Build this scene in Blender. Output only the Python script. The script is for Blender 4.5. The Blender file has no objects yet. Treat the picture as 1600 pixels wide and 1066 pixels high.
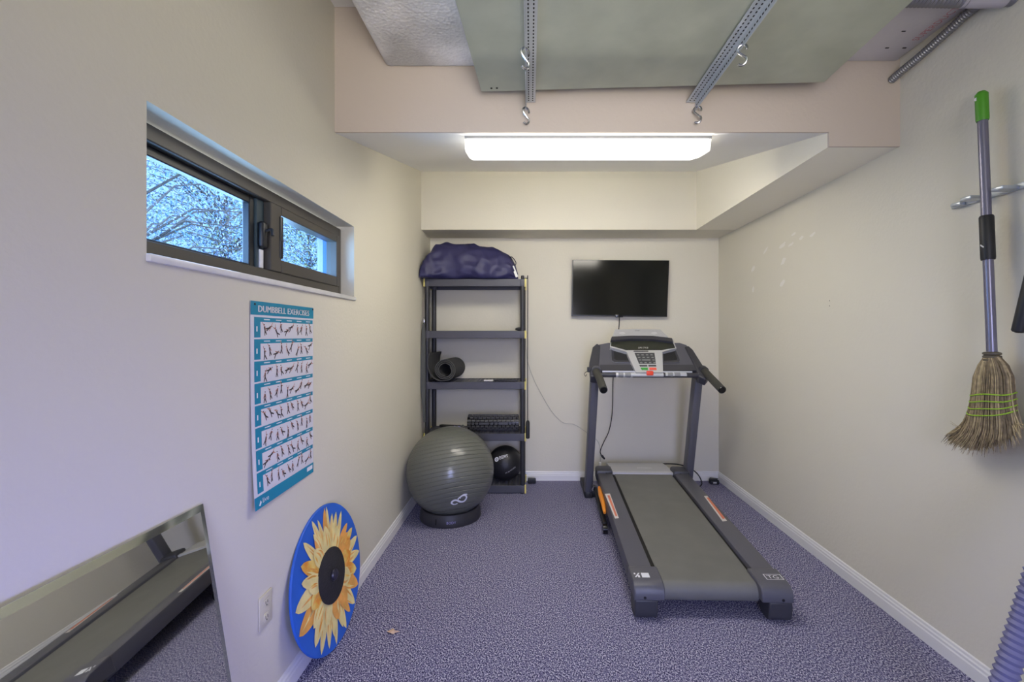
import bpy, bmesh, math, random
from mathutils import Vector, Matrix, noise
random.seed(7)
SC = bpy.context.scene
COL = SC.collection
PI = math.pi

# ---------------------------------------------------------------- survey of the room (metres)
F, VX, VY, H = 711.0, 828.0, 522.0, 1.374      # measured focal length, vanishing point, eye height
XL, XR, YB, YF = -0.935, 1.772, 4.27, -1.9     # side walls, back wall, wall behind the viewer
ZC = 2.94
BEAM = 2.19

def P(px, py, y):  return Vector(((px-VX)*y/F, y, H-(py-VY)*y/F))
def PX(px, py, x):
    y = x*F/(px-VX); return Vector((x, y, H-(py-VY)*y/F))
def PZ(px, py, z):
    y = (H-z)*F/(py-VY); return Vector(((px-VX)*y/F, y, z))
def PP(px, py, p0, n):
    d = Vector(((px-VX)/F, 1.0, -(py-VY)/F)); o = Vector((0, 0, H))
    return o + d*((Vector(p0)-o).dot(n)/d.dot(n))

# ---------------------------------------------------------------- materials
def srgb(r, g, b):
    f = lambda c: c/12.92 if c <= .04045 else ((c+.055)/1.055)**2.4
    return (f(r/255), f(g/255), f(b/255), 1)
def mat(name, c, rough=.5, metal=0, var=0, vscale=20, bump=0, bscale=80, spec=.5, emit=None, es=0, coat=0, aniso=None):
    m = bpy.data.materials.new(name); m.use_nodes = True
    n, l = m.node_tree.nodes, m.node_tree.links
    b = n['Principled BSDF']
    b.inputs['Base Color'].default_value = c
    b.inputs['Roughness'].default_value = rough
    b.inputs['Metallic'].default_value = metal
    b.inputs['Specular IOR Level'].default_value = spec
    b.inputs['Coat Weight'].default_value = coat
    tc = n.new('ShaderNodeTexCoord')
    vec = tc.outputs['Object']
    if aniso:
        mp = n.new('ShaderNodeMapping'); mp.inputs['Scale'].default_value = aniso
        l.new(vec, mp.inputs['Vector']); vec = mp.outputs['Vector']
    if var:
        t = n.new('ShaderNodeTexNoise'); t.inputs['Scale'].default_value = vscale; t.inputs['Detail'].default_value = 4
        l.new(vec, t.inputs['Vector'])
        r = n.new('ShaderNodeValToRGB')
        r.color_ramp.elements[0].position = .3; r.color_ramp.elements[1].position = .7
        r.color_ramp.elements[0].color = tuple(max(0, x*(1-var)) for x in c[:3])+(1,)
        r.color_ramp.elements[1].color = tuple(min(1, x*(1+var)) for x in c[:3])+(1,)
        l.new(t.outputs['Fac'], r.inputs['Fac']); l.new(r.outputs['Color'], b.inputs['Base Color'])
    if bump:
        t = n.new('ShaderNodeTexNoise'); t.inputs['Scale'].default_value = bscale; t.inputs['Detail'].default_value = 3
        l.new(vec, t.inputs['Vector'])
        q = n.new('ShaderNodeBump'); q.inputs['Strength'].default_value = bump; q.inputs['Distance'].default_value = .01
        l.new(t.outputs['Fac'], q.inputs['Height']); l.new(q.outputs['Normal'], b.inputs['Normal'])
    if emit:
        b.inputs['Emission Color'].default_value = emit; b.inputs['Emission Strength'].default_value = es
    return m

def carpet_mat():
    m = mat('carpet', srgb(90, 86, 118), .95, spec=.1)
    n, l = m.node_tree.nodes, m.node_tree.links; b = n['Principled BSDF']
    tc = n.new('ShaderNodeTexCoord'); mp = n.new('ShaderNodeMapping'); mp.inputs['Scale'].default_value = (1, .6, 1)
    mp.inputs['Rotation'].default_value = (0, 0, .5)
    l.new(tc.outputs['Object'], mp.inputs['Vector'])
    t = n.new('ShaderNodeTexNoise'); t.inputs['Scale'].default_value = 205; t.inputs['Detail'].default_value = 2; t.inputs['Roughness'].default_value = .6
    l.new(mp.outputs['Vector'], t.inputs['Vector'])
    r = n.new('ShaderNodeValToRGB'); e = r.color_ramp.elements
    e[0].position = .37; e[0].color = srgb(42, 41, 72)
    e[1].position = .65; e[1].color = srgb(212, 211, 226)
    k = e.new(.5); k.color = srgb(106, 104, 142)
    l.new(t.outputs['Fac'], r.inputs['Fac'])
    t2 = n.new('ShaderNodeTexNoise'); t2.inputs['Scale'].default_value = 1.3; l.new(tc.outputs['Object'], t2.inputs['Vector'])
    mx = n.new('ShaderNodeMix'); mx.data_type = 'RGBA'; mx.blend_type = 'MULTIPLY'; mx.inputs['Factor'].default_value = .25
    l.new(r.outputs['Color'], mx.inputs['A']); l.new(t2.outputs['Color'], mx.inputs['B'])
    l.new(r.outputs['Color'], b.inputs['Base Color'])
    q = n.new('ShaderNodeBump'); q.inputs['Strength'].default_value = .2; q.inputs['Distance'].default_value = .004
    l.new(t.outputs['Fac'], q.inputs['Height']); l.new(q.outputs['Normal'], b.inputs['Normal'])
    return m
def glass_mat():
    m = bpy.data.materials.new('window_glass'); m.use_nodes = True
    n, l = m.node_tree.nodes, m.node_tree.links; n.clear()
    o = n.new('ShaderNodeOutputMaterial'); t = n.new('ShaderNodeBsdfTransparent'); g = n.new('ShaderNodeBsdfGlossy'); mx = n.new('ShaderNodeMixShader')
    t.inputs['Color'].default_value = (.56, .77, 1, 1); g.inputs['Roughness'].default_value = .03
    mx.inputs['Fac'].default_value = .06
    l.new(t.outputs[0], mx.inputs[1]); l.new(g.outputs[0], mx.inputs[2]); l.new(mx.outputs[0], o.inputs[0])
    return m
def ball_mat():
    m = mat('ball_rubber', srgb(100, 102, 94), .34, spec=.5, coat=.35)
    n, l = m.node_tree.nodes, m.node_tree.links; b = n['Principled BSDF']
    tc = n.new('ShaderNodeTexCoord'); mp = n.new('ShaderNodeMapping'); mp.inputs['Rotation'].default_value = (.35, .18, 0)
    l.new(tc.outputs['Object'], mp.inputs['Vector'])
    w = n.new('ShaderNodeTexWave'); w.bands_direction = 'Z'; w.inputs['Scale'].default_value = 11; w.inputs['Distortion'].default_value = .3
    l.new(mp.outputs['Vector'], w.inputs['Vector'])
    r = n.new('ShaderNodeValToRGB'); r.color_ramp.elements[0].position = .0; r.color_ramp.elements[1].position = .14
    l.new(w.outputs['Fac'], r.inputs['Fac'])
    q = n.new('ShaderNodeBump'); q.inputs['Strength'].default_value = .7; q.inputs['Distance'].default_value = .006
    b.inputs['Coat Roughness'].default_value = .14
    l.new(r.outputs['Color'], q.inputs['Height']); l.new(q.outputs['Normal'], b.inputs['Normal'])
    return m
def foil_mat():
    m = mat('duct_foil', srgb(225, 224, 224), .45)
    n, l = m.node_tree.nodes, m.node_tree.links; b = n['Principled BSDF']
    tc = n.new('ShaderNodeTexCoord')
    v = n.new('ShaderNodeTexVoronoi'); v.inputs['Scale'].default_value = 70; l.new(tc.outputs['Object'], v.inputs['Vector'])
    t = n.new('ShaderNodeTexNoise'); t.inputs['Scale'].default_value = 3; t.inputs['Detail'].default_value = 5; l.new(tc.outputs['Object'], t.inputs['Vector'])
    r = n.new('ShaderNodeValToRGB'); r.color_ramp.elements[0].position = .38; r.color_ramp.elements[1].position = .6
    r.color_ramp.elements[0].color = srgb(196, 196, 194); r.color_ramp.elements[1].color = srgb(244, 243, 242)
    l.new(t.outputs['Fac'], r.inputs['Fac']); l.new(r.outputs['Color'], b.inputs['Base Color'])
    q = n.new('ShaderNodeBump'); q.inputs['Strength'].default_value = .5; q.inputs['Distance'].default_value = .006
    l.new(v.outputs['Distance'], q.inputs['Height']); l.new(q.outputs['Normal'], b.inputs['Normal'])
    return m
def petal_mat():
    m = mat('petal_paint', srgb(238, 200, 90), .55)
    n, l = m.node_tree.nodes, m.node_tree.links; b = n['Principled BSDF']
    tc = n.new('ShaderNodeTexCoord')
    t = n.new('ShaderNodeTexNoise'); t.inputs['Scale'].default_value = 14; t.inputs['Detail'].default_value = 3; l.new(tc.outputs['Object'], t.inputs['Vector'])
    r = n.new('ShaderNodeValToRGB'); e = r.color_ramp.elements
    e[0].position = .38; e[0].color = srgb(232, 150, 50); e[1].position = .62; e[1].color = srgb(240, 216, 128)
    k = e.new(.5); k.color = srgb(238, 190, 84)
    l.new(t.outputs['Fac'], r.inputs['Fac']); l.new(r.outputs['Color'], b.inputs['Base Color'])
    return m

M = {}
M['wall']   = mat('wall_paint', srgb(221, 216, 199), .8, bump=.12, bscale=60, spec=.2)
M['beam']   = mat('wall_paint_shaded', srgb(204, 191, 177), .8, bump=.1, bscale=60, spec=.2)  # wall paint darkened: shade on the header front put into the colour
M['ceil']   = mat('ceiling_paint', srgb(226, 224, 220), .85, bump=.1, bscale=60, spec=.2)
M['soffit'] = mat('wall_paint_lit', srgb(243, 238, 221), .8, bump=.1, bscale=60, spec=.2)  # wall paint lightened to stand in for bounce light under the soffit
M['alcove_ceil'] = mat('alcove_ceiling_lit', srgb(248, 247, 242), .8, spec=.2)  # whitened: light on the sloping ceiling put into the colour
M['white']  = mat('white_trim', srgb(232, 231, 228), .45)
M['carpet'] = carpet_mat()
M['bronze'] = mat('bronze_frame', srgb(84, 80, 74), .45, .2)
M['mullion'] = mat('mullion_teal', srgb(58, 76, 84), .45)
M['bronze_dark'] = mat('bronze_dark', srgb(30, 33, 38), .4)
M['glass']  = glass_mat()
M['marble'] = mat('marble_sill', srgb(225, 224, 222), .3, var=.08, vscale=14)
M['lilac']  = mat('outer_paint', srgb(160, 164, 196), .7)
M['blue_reveal'] = mat('outer_jamb_paint', srgb(70, 110, 165), .7)
M['leaf1'] = mat('leaf_blue_green', srgb(112, 154, 184), .5, var=.4, vscale=3)
M['leaf2'] = mat('leaf_olive', srgb(150, 160, 105), .5, var=.4, vscale=3)
M['leaf3'] = mat('leaf_pale', srgb(186, 196, 228), .5, var=.3, vscale=3)
M['bark']  = mat('bark', srgb(110, 100, 95), .9, var=.2)
M['grass'] = mat('outdoor_ground', srgb(96, 110, 80), .95, var=.2, vscale=4)
M['paper'] = mat('poster_paper', srgb(226, 224, 230), .55)
M['teal']  = mat('poster_teal', srgb(20, 140, 172), .5)
M['ink']   = mat('poster_ink', srgb(68, 58, 58), .7)
M['skin_ink'] = mat('poster_skin_ink', srgb(196, 140, 120), .7)
M['print_white'] = mat('print_white', srgb(240, 240, 242), .5)
M['mirror'] = mat('mirror_silver', (.8, .81, .78, 1), .015, 1)
M['mirror_edge'] = mat('mirror_bevel', (.62, .66, .62, 1), .06, 1)
M['plate'] = mat('outlet_plastic', srgb(216, 209, 184), .4)
M['dark_slot'] = mat('dark_slot', srgb(18, 18, 18), .7)
M['blue_paint'] = mat('blue_board_paint', srgb(38, 100, 200), .5, var=.12, vscale=6)
M['petal'] = petal_mat()
M['petal_pale'] = mat('petal_pale', srgb(240, 222, 150), .55, var=.12, vscale=20)
M['petal_orange'] = mat('petal_orange', srgb(238, 172, 84), .55, var=.15, vscale=20)
M['seed']  = mat('seed_paint', srgb(38, 36, 38), .75, bump=.4, bscale=120)
M['knob']  = mat('knob_metal', srgb(58, 56, 70), .35, .4)
M['ball']  = ball_mat()
M['ring']  = mat('ring_plastic', srgb(52, 51, 55), .5)
M['logo']  = mat('logo_white', srgb(226, 228, 236), .5)
M['logo_lilac'] = mat('logo_lilac', srgb(150, 146, 196), .5)
M['shelf'] = mat('shelf_plastic', srgb(72, 72, 80), .45, bump=.08, bscale=200)
M['post']  = mat('post_plastic', srgb(44, 44, 48), .4)
M['clip']  = mat('clip_gold', srgb(222, 208, 120), .4)
M['navy']  = mat('navy_nylon', srgb(42, 41, 84), .5, bump=.1, bscale=30)
M['cord_navy'] = mat('navy_cord', srgb(28, 28, 44), .6)
M['tag']   = mat('tag_white', srgb(225, 224, 222), .6)
M['mat']   = mat('foam_mat', srgb(66, 66, 65), .85, bump=.15, bscale=150)
M['black'] = mat('black_rubber', srgb(30, 30, 32), .5)
M['tread'] = mat('roller_tread', srgb(74, 74, 77), .35)
M['black_gloss'] = mat('black_gloss', srgb(14, 14, 16), .2)
M['medball'] = mat('med_ball_rubber', srgb(32, 32, 35), .45, bump=.15, bscale=60)
M['tv']    = mat('tv_screen', srgb(17, 19, 16), .12, spec=.4)
M['tvf']   = mat('tv_bezel', srgb(22, 22, 22), .35)
M['tm']    = mat('treadmill_grey', srgb(86, 86, 94), .42, bump=.06, bscale=300)
M['tm_dark'] = mat('treadmill_dark', srgb(58, 58, 64), .45)
M['belt']  = mat('belt_rubber', srgb(108, 108, 104), .6, var=.06, vscale=8, bump=.1, bscale=400)
M['silver'] = mat('silver_plastic', srgb(196, 197, 198), .35, .3)
M['lightgrey'] = mat('grey_plastic', srgb(176, 176, 178), .4)
M['screen'] = mat('console_screen', srgb(48, 50, 42), .25)
M['keypad'] = mat('keypad_dark', srgb(62, 64, 66), .5)
M['key']   = mat('key_grey', srgb(132, 134, 134), .5)
M['green'] = mat('start_green', srgb(60, 150, 60), .5)
M['red']   = mat('stop_red', srgb(236, 96, 74), .5)
M['clipred'] = mat('safety_red', srgb(226, 70, 40), .4)
M['orange'] = mat('latch_orange', srgb(240, 150, 50), .45)
M['sticker'] = mat('sticker_white', srgb(214, 208, 204), .5)
M['sticker_r'] = mat('sticker_red', srgb(214, 120, 90), .5)
M['chrome'] = mat('chrome_steel', srgb(190, 190, 192), .25, 1)
M['grip']  = mat('foam_grip', srgb(62, 61, 56), .6)
M['galv']  = mat('galvanized_sheet', srgb(178, 183, 168), .45, .5, var=.1, vscale=5, bump=.03, bscale=40)
M['galv2'] = mat('galvanized_angle', srgb(196, 202, 208), .35, .6)
M['foil']  = foil_mat()
M['board'] = mat('duct_board', srgb(212, 209, 210), .7, bump=.1, bscale=40)
M['redprint'] = mat('red_print', srgb(196, 130, 132), .7)
M['conduit'] = mat('flex_conduit', srgb(140, 140, 142), .4, .6)
M['sleeve'] = mat('conduit_coupling', srgb(172, 168, 178), .5)
M['lamp']  = mat('lamp_lens', (1, 1, 1, 1), .4, emit=(1, .94, .83, 1), es=9.1)
M['lamp_side'] = mat('lamp_lens_side', (1, 1, 1, 1), .4, emit=(1, .94, .80, 1), es=16)
M['keytray'] = mat('lamp_tray', srgb(150, 150, 148), .5)
M['lamp_end'] = mat('lamp_end_cap', srgb(236, 236, 232), .4, emit=(1, .94, .82, 1), es=1.3)
M['broom_h'] = mat('broom_handle_metal', srgb(126, 124, 142), .3, .5)
M['lime']  = mat('lime_plastic', srgb(76, 150, 30), .4)
M['twine'] = mat('lime_twine', srgb(150, 190, 50), .6)
M['straw'] = mat('broom_straw', srgb(168, 150, 116), .8, var=.35, vscale=60)
M['straw_d'] = mat('broom_straw_dark', srgb(128, 113, 88), .85, var=.25, vscale=60)
M['straw_l'] = mat('broom_straw_light', srgb(186, 168, 128), .8, var=.2, vscale=60)
M['bind']  = mat('broom_binding', srgb(96, 88, 72), .6)
M['hose']  = mat('ribbed_hose', srgb(120, 120, 160), .5)
M['dryleaf'] = mat('dry_leaf', srgb(206, 176, 150), .7)
M['patch'] = mat('pale_dab', srgb(232, 228, 218), .8)
M['wire']  = mat('white_wire', srgb(186, 182, 170), .5)
M['strap'] = mat('grey_band', srgb(84, 86, 84), .6)

# ---------------------------------------------------------------- mesh builder
class MB:
    def __init__(s): s.v = []; s.f = []; s.m = []; s.cur = 0
    def use(s, i): s.cur = i; return s
    def add(s, vs, fs):
        o = len(s.v); s.v += [Vector(v) for v in vs]
        for f in fs: s.f.append([o+i for i in f]); s.m.append(s.cur)
        return s
    def bm(s, bm):
        bm.verts.index_update()
        s.add([v.co.copy() for v in bm.verts], [[v.index for v in f.verts] for f in bm.faces]); bm.free(); return s
    def box(s, a, b, bev=0, seg=2, rot=None, piv=None):
        bm = bmesh.new(); bmesh.ops.create_cube(bm, size=1)
        a, b = Vector(a), Vector(b); c = (a+b)/2; d = b-a
        for v in bm.verts: v.co = Vector((v.co.x*d.x, v.co.y*d.y, v.co.z*d.z))+c
        if bev: bmesh.ops.bevel(bm, geom=bm.edges[:], offset=bev, segments=seg, affect='EDGES', profile=.5)
        if rot is not None:
            pv = Vector(piv) if piv is not None else c
            for v in bm.verts: v.co = rot @ (v.co-pv)+pv
        return s.bm(bm)
    def tf(s, fn, start=0):
        for i in range(start, len(s.v)): s.v[i] = Vector(fn(s.v[i]))
        return s
    def tube(s, pts, r, n=10, cap=True, closed=False):
        pts = [Vector(p) for p in pts]; k = len(pts)
        rr = r if isinstance(r, (list, tuple)) else [r]*k
        up = None; rings = []
        for i, p in enumerate(pts):
            if closed: t = pts[(i+1) % k]-pts[i-1]
            else: t = pts[min(i+1, k-1)]-pts[max(i-1, 0)]
            t.normalize()
            if up is None:
                a = Vector((0, 0, 1)) if abs(t.z) < .9 else Vector((1, 0, 0)); up = (a-t*a.dot(t)).normalized()
            else:
                up = up-t*up.dot(t)
                up = up.normalized() if up.length > 1e-6 else Vector((1, 0, 0))
            w = t.cross(up)
            rings.append([p+(up*math.cos(2*PI*j/n)+w*math.sin(2*PI*j/n))*rr[i] for j in range(n)])
        vs = [v for q in rings for v in q]; fs = []
        for i in range(k if closed else k-1):
            i2 = (i+1) % k
            for j in range(n): fs.append([i*n+j, i*n+(j+1) % n, i2*n+(j+1) % n, i2*n+j])
        if cap and not closed: fs += [list(range(n))[::-1], [(k-1)*n+j for j in range(n)]]
        return s.add(vs, fs)
    def bar(s, a, b, w, h, side=(1, 0, 0), bev=0):
        a, b = Vector(a), Vector(b); t = (b-a); L = t.length; t.normalize()
        sd = Vector(side); sd = (sd-t*sd.dot(t)).normalized(); u = t.cross(sd)
        o = len(s.v)
        s.box((-w/2, -h/2, 0), (w/2, h/2, L), bev)
        return s.tf(lambda v: a+sd*v.x+u*v.y+t*v.z, o)
    def prism(s, poly, off):
        n = len(poly); off = Vector(off); a = [Vector(p) for p in poly]
        return s.add(a+[p+off for p in a], [list(range(n))[::-1], [n+i for i in range(n)]]+[[i, (i+1) % n, n+(i+1) % n, n+i] for i in range(n)])
    def poly(s, pts): return s.add(pts, [list(range(len(pts)))])
    def lathe(s, prof, n=32, c=(0, 0, 0), axis='Z', cap=True):
        c = Vector(c); vs = []; k = len(prof)
        for r, h in prof:
            for j in range(n):
                a = 2*PI*j/n; x, y = r*math.cos(a), r*math.sin(a)
                vs.append(c+(Vector((x, y, h)) if axis == 'Z' else Vector((h, x, y)) if axis == 'X' else Vector((y, h, x))))
        fs = [[i*n+j, i*n+(j+1) % n, (i+1)*n+(j+1) % n, (i+1)*n+j] for i in range(k-1) for j in range(n)]
        if cap: fs += [list(range(n))[::-1], [(k-1)*n+j for j in range(n)]]
        return s.add(vs, fs)
    def sphere(s, c, r, u=32, v=20, sc=(1, 1, 1)):
        bm = bmesh.new(); bmesh.ops.create_uvsphere(bm, u_segments=u, v_segments=v, radius=r)
        for q in bm.verts: q.co = Vector((q.co.x*sc[0], q.co.y*sc[1], q.co.z*sc[2]))+Vector(c)
        return s.bm(bm)
    def text(s, body, size, fn, align='LEFT'):
        cu = bpy.data.curves.new('lettering', 'FONT'); cu.body = body; cu.size = size; cu.align_x = align; cu.resolution_u = 2
        o = bpy.data.objects.new('lettering', cu); COL.objects.link(o)
        dg = bpy.context.evaluated_depsgraph_get(); me = o.evaluated_get(dg).to_mesh()
        s.add([fn(v.co.x, v.co.y) for v in me.vertices], [list(p.vertices) for p in me.polygons])
        o.evaluated_get(dg).to_mesh_clear(); bpy.data.objects.remove(o); bpy.data.curves.remove(cu)
        return s

def root_loc(o):
    v = Vector((0, 0, 0))
    while o is not None: v += o.location; o = o.parent
    return v
def build(name, mb, m, parent=None, smooth=True, fix=True, loc=None):
    """Link one mesh object; geometry is given in room coordinates."""
    off = root_loc(parent)+(Vector(loc) if loc is not None else Vector((0, 0, 0)))
    me = bpy.data.meshes.new(name)
    me.from_pydata([v-off for v in mb.v], [], mb.f)
    for x in (m if isinstance(m, (list, tuple)) else [m]): me.materials.append(M[x])
    me.polygons.foreach_set('material_index', mb.m)
    me.validate()
    if fix:
        bm = bmesh.new(); bm.from_mesh(me); bmesh.ops.recalc_face_normals(bm, faces=bm.faces[:]); bm.to_mesh(me); bm.free()
    if smooth:
        me.polygons.foreach_set('use_smooth', [True]*len(me.polygons)); me.set_sharp_from_angle(angle=math.radians(35))
    me.update()
    o = bpy.data.objects.new(name, me); COL.objects.link(o)
    if loc is not None: o.location = loc
    if parent is not None: o.parent = parent
    return o
def tag(o, label, cat, group=None, kind=None):
    o['label'] = label; o['category'] = cat
    if group: o['group'] = group
    if kind: o['kind'] = kind
    return o
def thing(name, label, cat, loc=(0, 0, 0), group=None):
    o = bpy.data.objects.new(name, None); COL.objects.link(o); o.location = loc; o.empty_display_size = .05
    return tag(o, label, cat, group)
def struct(name, mb, m, parent=None, **k):
    o = build(name, mb, m, parent, **k)
    if parent is None: o['kind'] = 'structure'
    return o
def dup(o, loc, label=None):
    c = o.copy(); COL.objects.link(c); c.location = loc
    if label: c['label'] = label
    for ch in o.children:
        d = ch.copy(); COL.objects.link(d); d.parent = c
        for g in ch.children:
            e = g.copy(); COL.objects.link(e); e.parent = d
    return c
def smoothpath(pts, n=8):
    pts = [Vector(p) for p in pts]; out = []
    for i in range(len(pts)-1):
        p0 = pts[max(i-1, 0)]; p1 = pts[i]; p2 = pts[i+1]; p3 = pts[min(i+2, len(pts)-1)]
        for k in range(n):
            t = k/n
            out.append(.5*((2*p1)+(p2-p0)*t+(2*p0-5*p1+4*p2-p3)*t*t+(3*p1-p0-3*p2+p3)*t**3))
    out.append(pts[-1]); return out

# ================================================================ the room shell
WT = .17
WY0, WY1, WZ0, WZ1 = 1.11, 2.42, 1.567, 1.944           # window opening
struct('floor', MB().box((XL-.2, YF-.2, -.1), (XR+.2, YB+.2, 0)), 'carpet', smooth=False)
w = MB()
w.box((XL-WT, YF, 0), (XL, WY0, ZC)); w.box((XL-WT, WY1, 0), (XL, YB+.15, ZC))
w.box((XL-WT, WY0, 0), (XL, WY1, WZ0)); w.box((XL-WT, WY0, WZ1), (XL, WY1, ZC))
struct('wall_left', w, 'wall', smooth=False)
struct('wall_right', MB().box((XR, YF, 0), (XR+.15, YB+.15, ZC)), 'wall', smooth=False)
struct('wall_back', MB().box((XL, YB, 0), (XR, YB+.15, ZC)), 'wall', smooth=False)
DX0, DX1, DZ = -.15, .75, 2.03
w = MB(); w.box((XL, YF-.12, 0), (DX0, YF, ZC)); w.box((DX1, YF-.12, 0), (XR, YF, ZC)); w.box((DX0, YF-.12, DZ), (DX1, YF, ZC))
struct('wall_front', w, 'wall', smooth=False)
struct('ceiling', MB().box((XL-WT, YF-.12, ZC), (XR+.15, YB+.15, ZC+.1)), 'ceil', smooth=False)
# sloping ceiling rising behind the header, header, and the soffits round the alcove
ZS0, ZS1, YS = 2.341, 2.773, 3.917
XS = 1.432; ZSO = 2.272
struct('trim_1', MB().prism([(XL, BEAM+.001, ZS0), (XL, BEAM+.001, ZC-.002), (XL, YS, ZC-.002), (XL, YS, ZS1)], (XS-XL, 0, 0)), 'alcove_ceil', smooth=False)
struct('trim_2', MB().box((XL, BEAM-.012, ZS0), (XS, BEAM, ZC-.001)).box((XS, BEAM-.012, ZSO), (XR, BEAM, ZC-.001)), 'beam', smooth=False)
struct('trim_3', MB().box((XS, BEAM, ZSO), (XR, YS, ZC-.003)), 'soffit', smooth=False)
struct('trim_4', MB().box((XL, YS, ZSO), (XR, YB, ZC-.003)), 'wall', smooth=False)
def baseboard(name, a, b, nrm):
    a, b, n = Vector(a), Vector(b), Vector(nrm)
    prof = [(0, 0), (.014, 0), (.014, .05), (.011, .056), (.011, .066), (.007, .072), (.006, .082), (.001, .086), (0, .086)]
    struct(name, MB().prism([a+n*x+Vector((0, 0, z)) for x, z in prof], b-a), 'white', smooth=False)
baseboard('baseboard_left', (XL, YF, 0), (XL, YB, 0), (1, 0, 0))
baseboard('baseboard_right', (XR, YF, 0), (XR, YB, 0), (-1, 0, 0))
baseboard('baseboard_back', (XL, YB, 0), (XR, YB, 0), (0, -1, 0))

# ---------------------------------------------------------------- window
win = bpy.data.objects.new('window_1', None); COL.objects.link(win); win.location = (XL-.08, (WY0+WY1)/2, WZ0); win['kind'] = 'structure'
XW = -1.005
fz0, fz1 = WZ0+.004, WZ1-.014
def bars(mb, y0, y1, z0, z1, wl, wr, wb, wt, x0, x1, b=.003):
    if wl: mb.box((x0, y0, z0), (x1, y0+wl, z1), b, 1)
    if wr: mb.box((x0, y1-wr, z0), (x1, y1, z1), b, 1)
    if wb: mb.box((x0, y0+wl, z0), (x1, y1-wr, z0+wb), b, 1)
    if wt: mb.box((x0, y0+wl, z1-wt), (x1, y1-wr, z1), b, 1)
    return mb
YM = 1.755
build('frame', bars(MB(), WY0, WY1, fz0, fz1, .03, .03, .05, .045, XW-.06, XW), 'bronze', win)
build('left_sash', bars(MB(), WY0+.03, YM-.05, fz0+.05, fz1-.045, .02, .03, .012, .028, XW-.055, XW-.028), 'bronze_dark', win)
build('mullion', MB().box((XW-.06, YM-.05, fz0+.05), (XW-.02, YM, fz1-.045), .003, 1), 'mullion', win)
sash = build('sash', bars(MB(), YM, WY1-.03, fz0+.05, fz1-.045, .075, .035, .05, .035, XW-.05, XW+.006), 'bronze', win)
build('pull', MB().box((XW-.004, YM+.060, fz0+.105), (XW+.012, YM+.082, fz1-.085), .006), 'bronze_dark', sash)
build('pane', MB().box((XW-.045, WY0+.02, fz0+.05), (XW-.041, YM-.055, fz1-.06)), 'glass', win, smooth=False)
build('pane', MB().box((XW-.03, YM+.06, fz0+.08), (XW-.026, WY1-.05, fz1-.05)), 'glass', win, smooth=False)
lt = MB().box((XW-.022, YM-.045, 1.70), (XW+.002, YM-.008, 1.80), .010, 3)
lt.tube(smoothpath([(XW+.0, YM-.026, 1.765), (XW+.02, YM-.018, 1.772), (XW+.026, YM-.022, 1.748)]), .006, 8)
build('latch', lt, 'bronze_dark', win)
build('latch_tag', MB().box((XW-.021, YM-.036, 1.625), (XW-.014, YM-.014, 1.695), .002), 'print_white', win)
build('sill', MB().box((XW-.06, WY0-.002, WZ0-.016), (XL+.012, WY1+.003, WZ0+.004), .004), 'marble', win)
build('outer_jamb', MB().box((XL-WT+.003, WY1-.003, WZ0), (XW-.06, WY1+.0, WZ1)), 'blue_reveal', win, smooth=False)
build('outer_trim', MB().box((XL-WT-.03, WY1+.005, WZ0-.1), (XL-WT-.001, WY1+.09, WZ1+.1), .004), 'lilac', win)

# ---------------------------------------------------------------- outdoors
struct('ground', MB().box((-16, -2, -.4), (XL-WT-.01, 22, -.3)), 'grass', smooth=False)
TREES = [(-3.3, 3.6, 2.3, 1.3, 'loose pale blue-green tree nearest the left window pane'),
         (-4.2, 6.3, 3.0, 1.35, 'bushy tree with mixed olive and blue leaves seen mid window'),
         (-4.6, 9.5, 3.1, 1.75, 'olive-green tree seen through the right window pane'),
         (-8.6, 7.4, 3.5, 2.2, 'tall pale tree standing behind the nearest one outside the left pane'),
         (-9.4, 13.6, 4.2, 2.9, 'far broad tree closing the view behind the olive-green tree')]
for i, (x, y, zc, R, lab) in enumerate(TREES):
    t = thing('tree', lab, 'tree', (x, y, -.3), 'trees outside the window')
    tr = MB(); tr.tube([(x, y, -.3), (x+.05, y, .8), (x-.03, y+.05, zc-.3), (x, y, zc+R*.6)], [.11, .09, .06, .02], 8)
    for k in range(40):
        a = random.random()*2*PI; z0 = zc-R*.5+random.random()*R*.8
        e = Vector((x+math.cos(a)*R*.8, y+math.sin(a)*R*.8, z0+.5*R*random.random()))
        tr.tube([(x, y, z0-.2), (Vector((x, y, z0))+e)/2+Vector((0, 0, .1)), e], [.014, .008, .002], 5)
    build('trunk', tr, 'bark', t)
    lf = MB()
    for k in range([22000, 20000, 16000, 16000, 14000][i]):
        while True:
            d = Vector((random.uniform(-1, 1), random.uniform(-1, 1), random.uniform(-1, 1)))
            if .2 < d.length < 1: break
        if noise.noise(d*2.8+Vector((i*5, 0, 0))) < -.02: continue
        c = Vector((x, y, zc))+d*R
        a = Vector((random.gauss(0, 1), random.gauss(0, 1), random.gauss(0, 1))).normalized(); b = a.orthogonal().normalized()
        L = random.uniform(.014, .030)*[.62, .95, 1.4, 1.4, 2.0][i]; Wd = L*.36
        lf.use(random.choice([[0, 2, 2], [0, 1, 2], [0, 1, 1], [0, 2, 2], [0, 0, 1], [2, 2, 0]][i]))
        lf.add([c-a*L, c+b*Wd, c+a*L, c-b*Wd], [[0, 1, 2, 3]])
    build('foliage', lf, ['leaf1', 'leaf2', 'leaf3'], t, smooth=False, fix=False)

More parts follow.
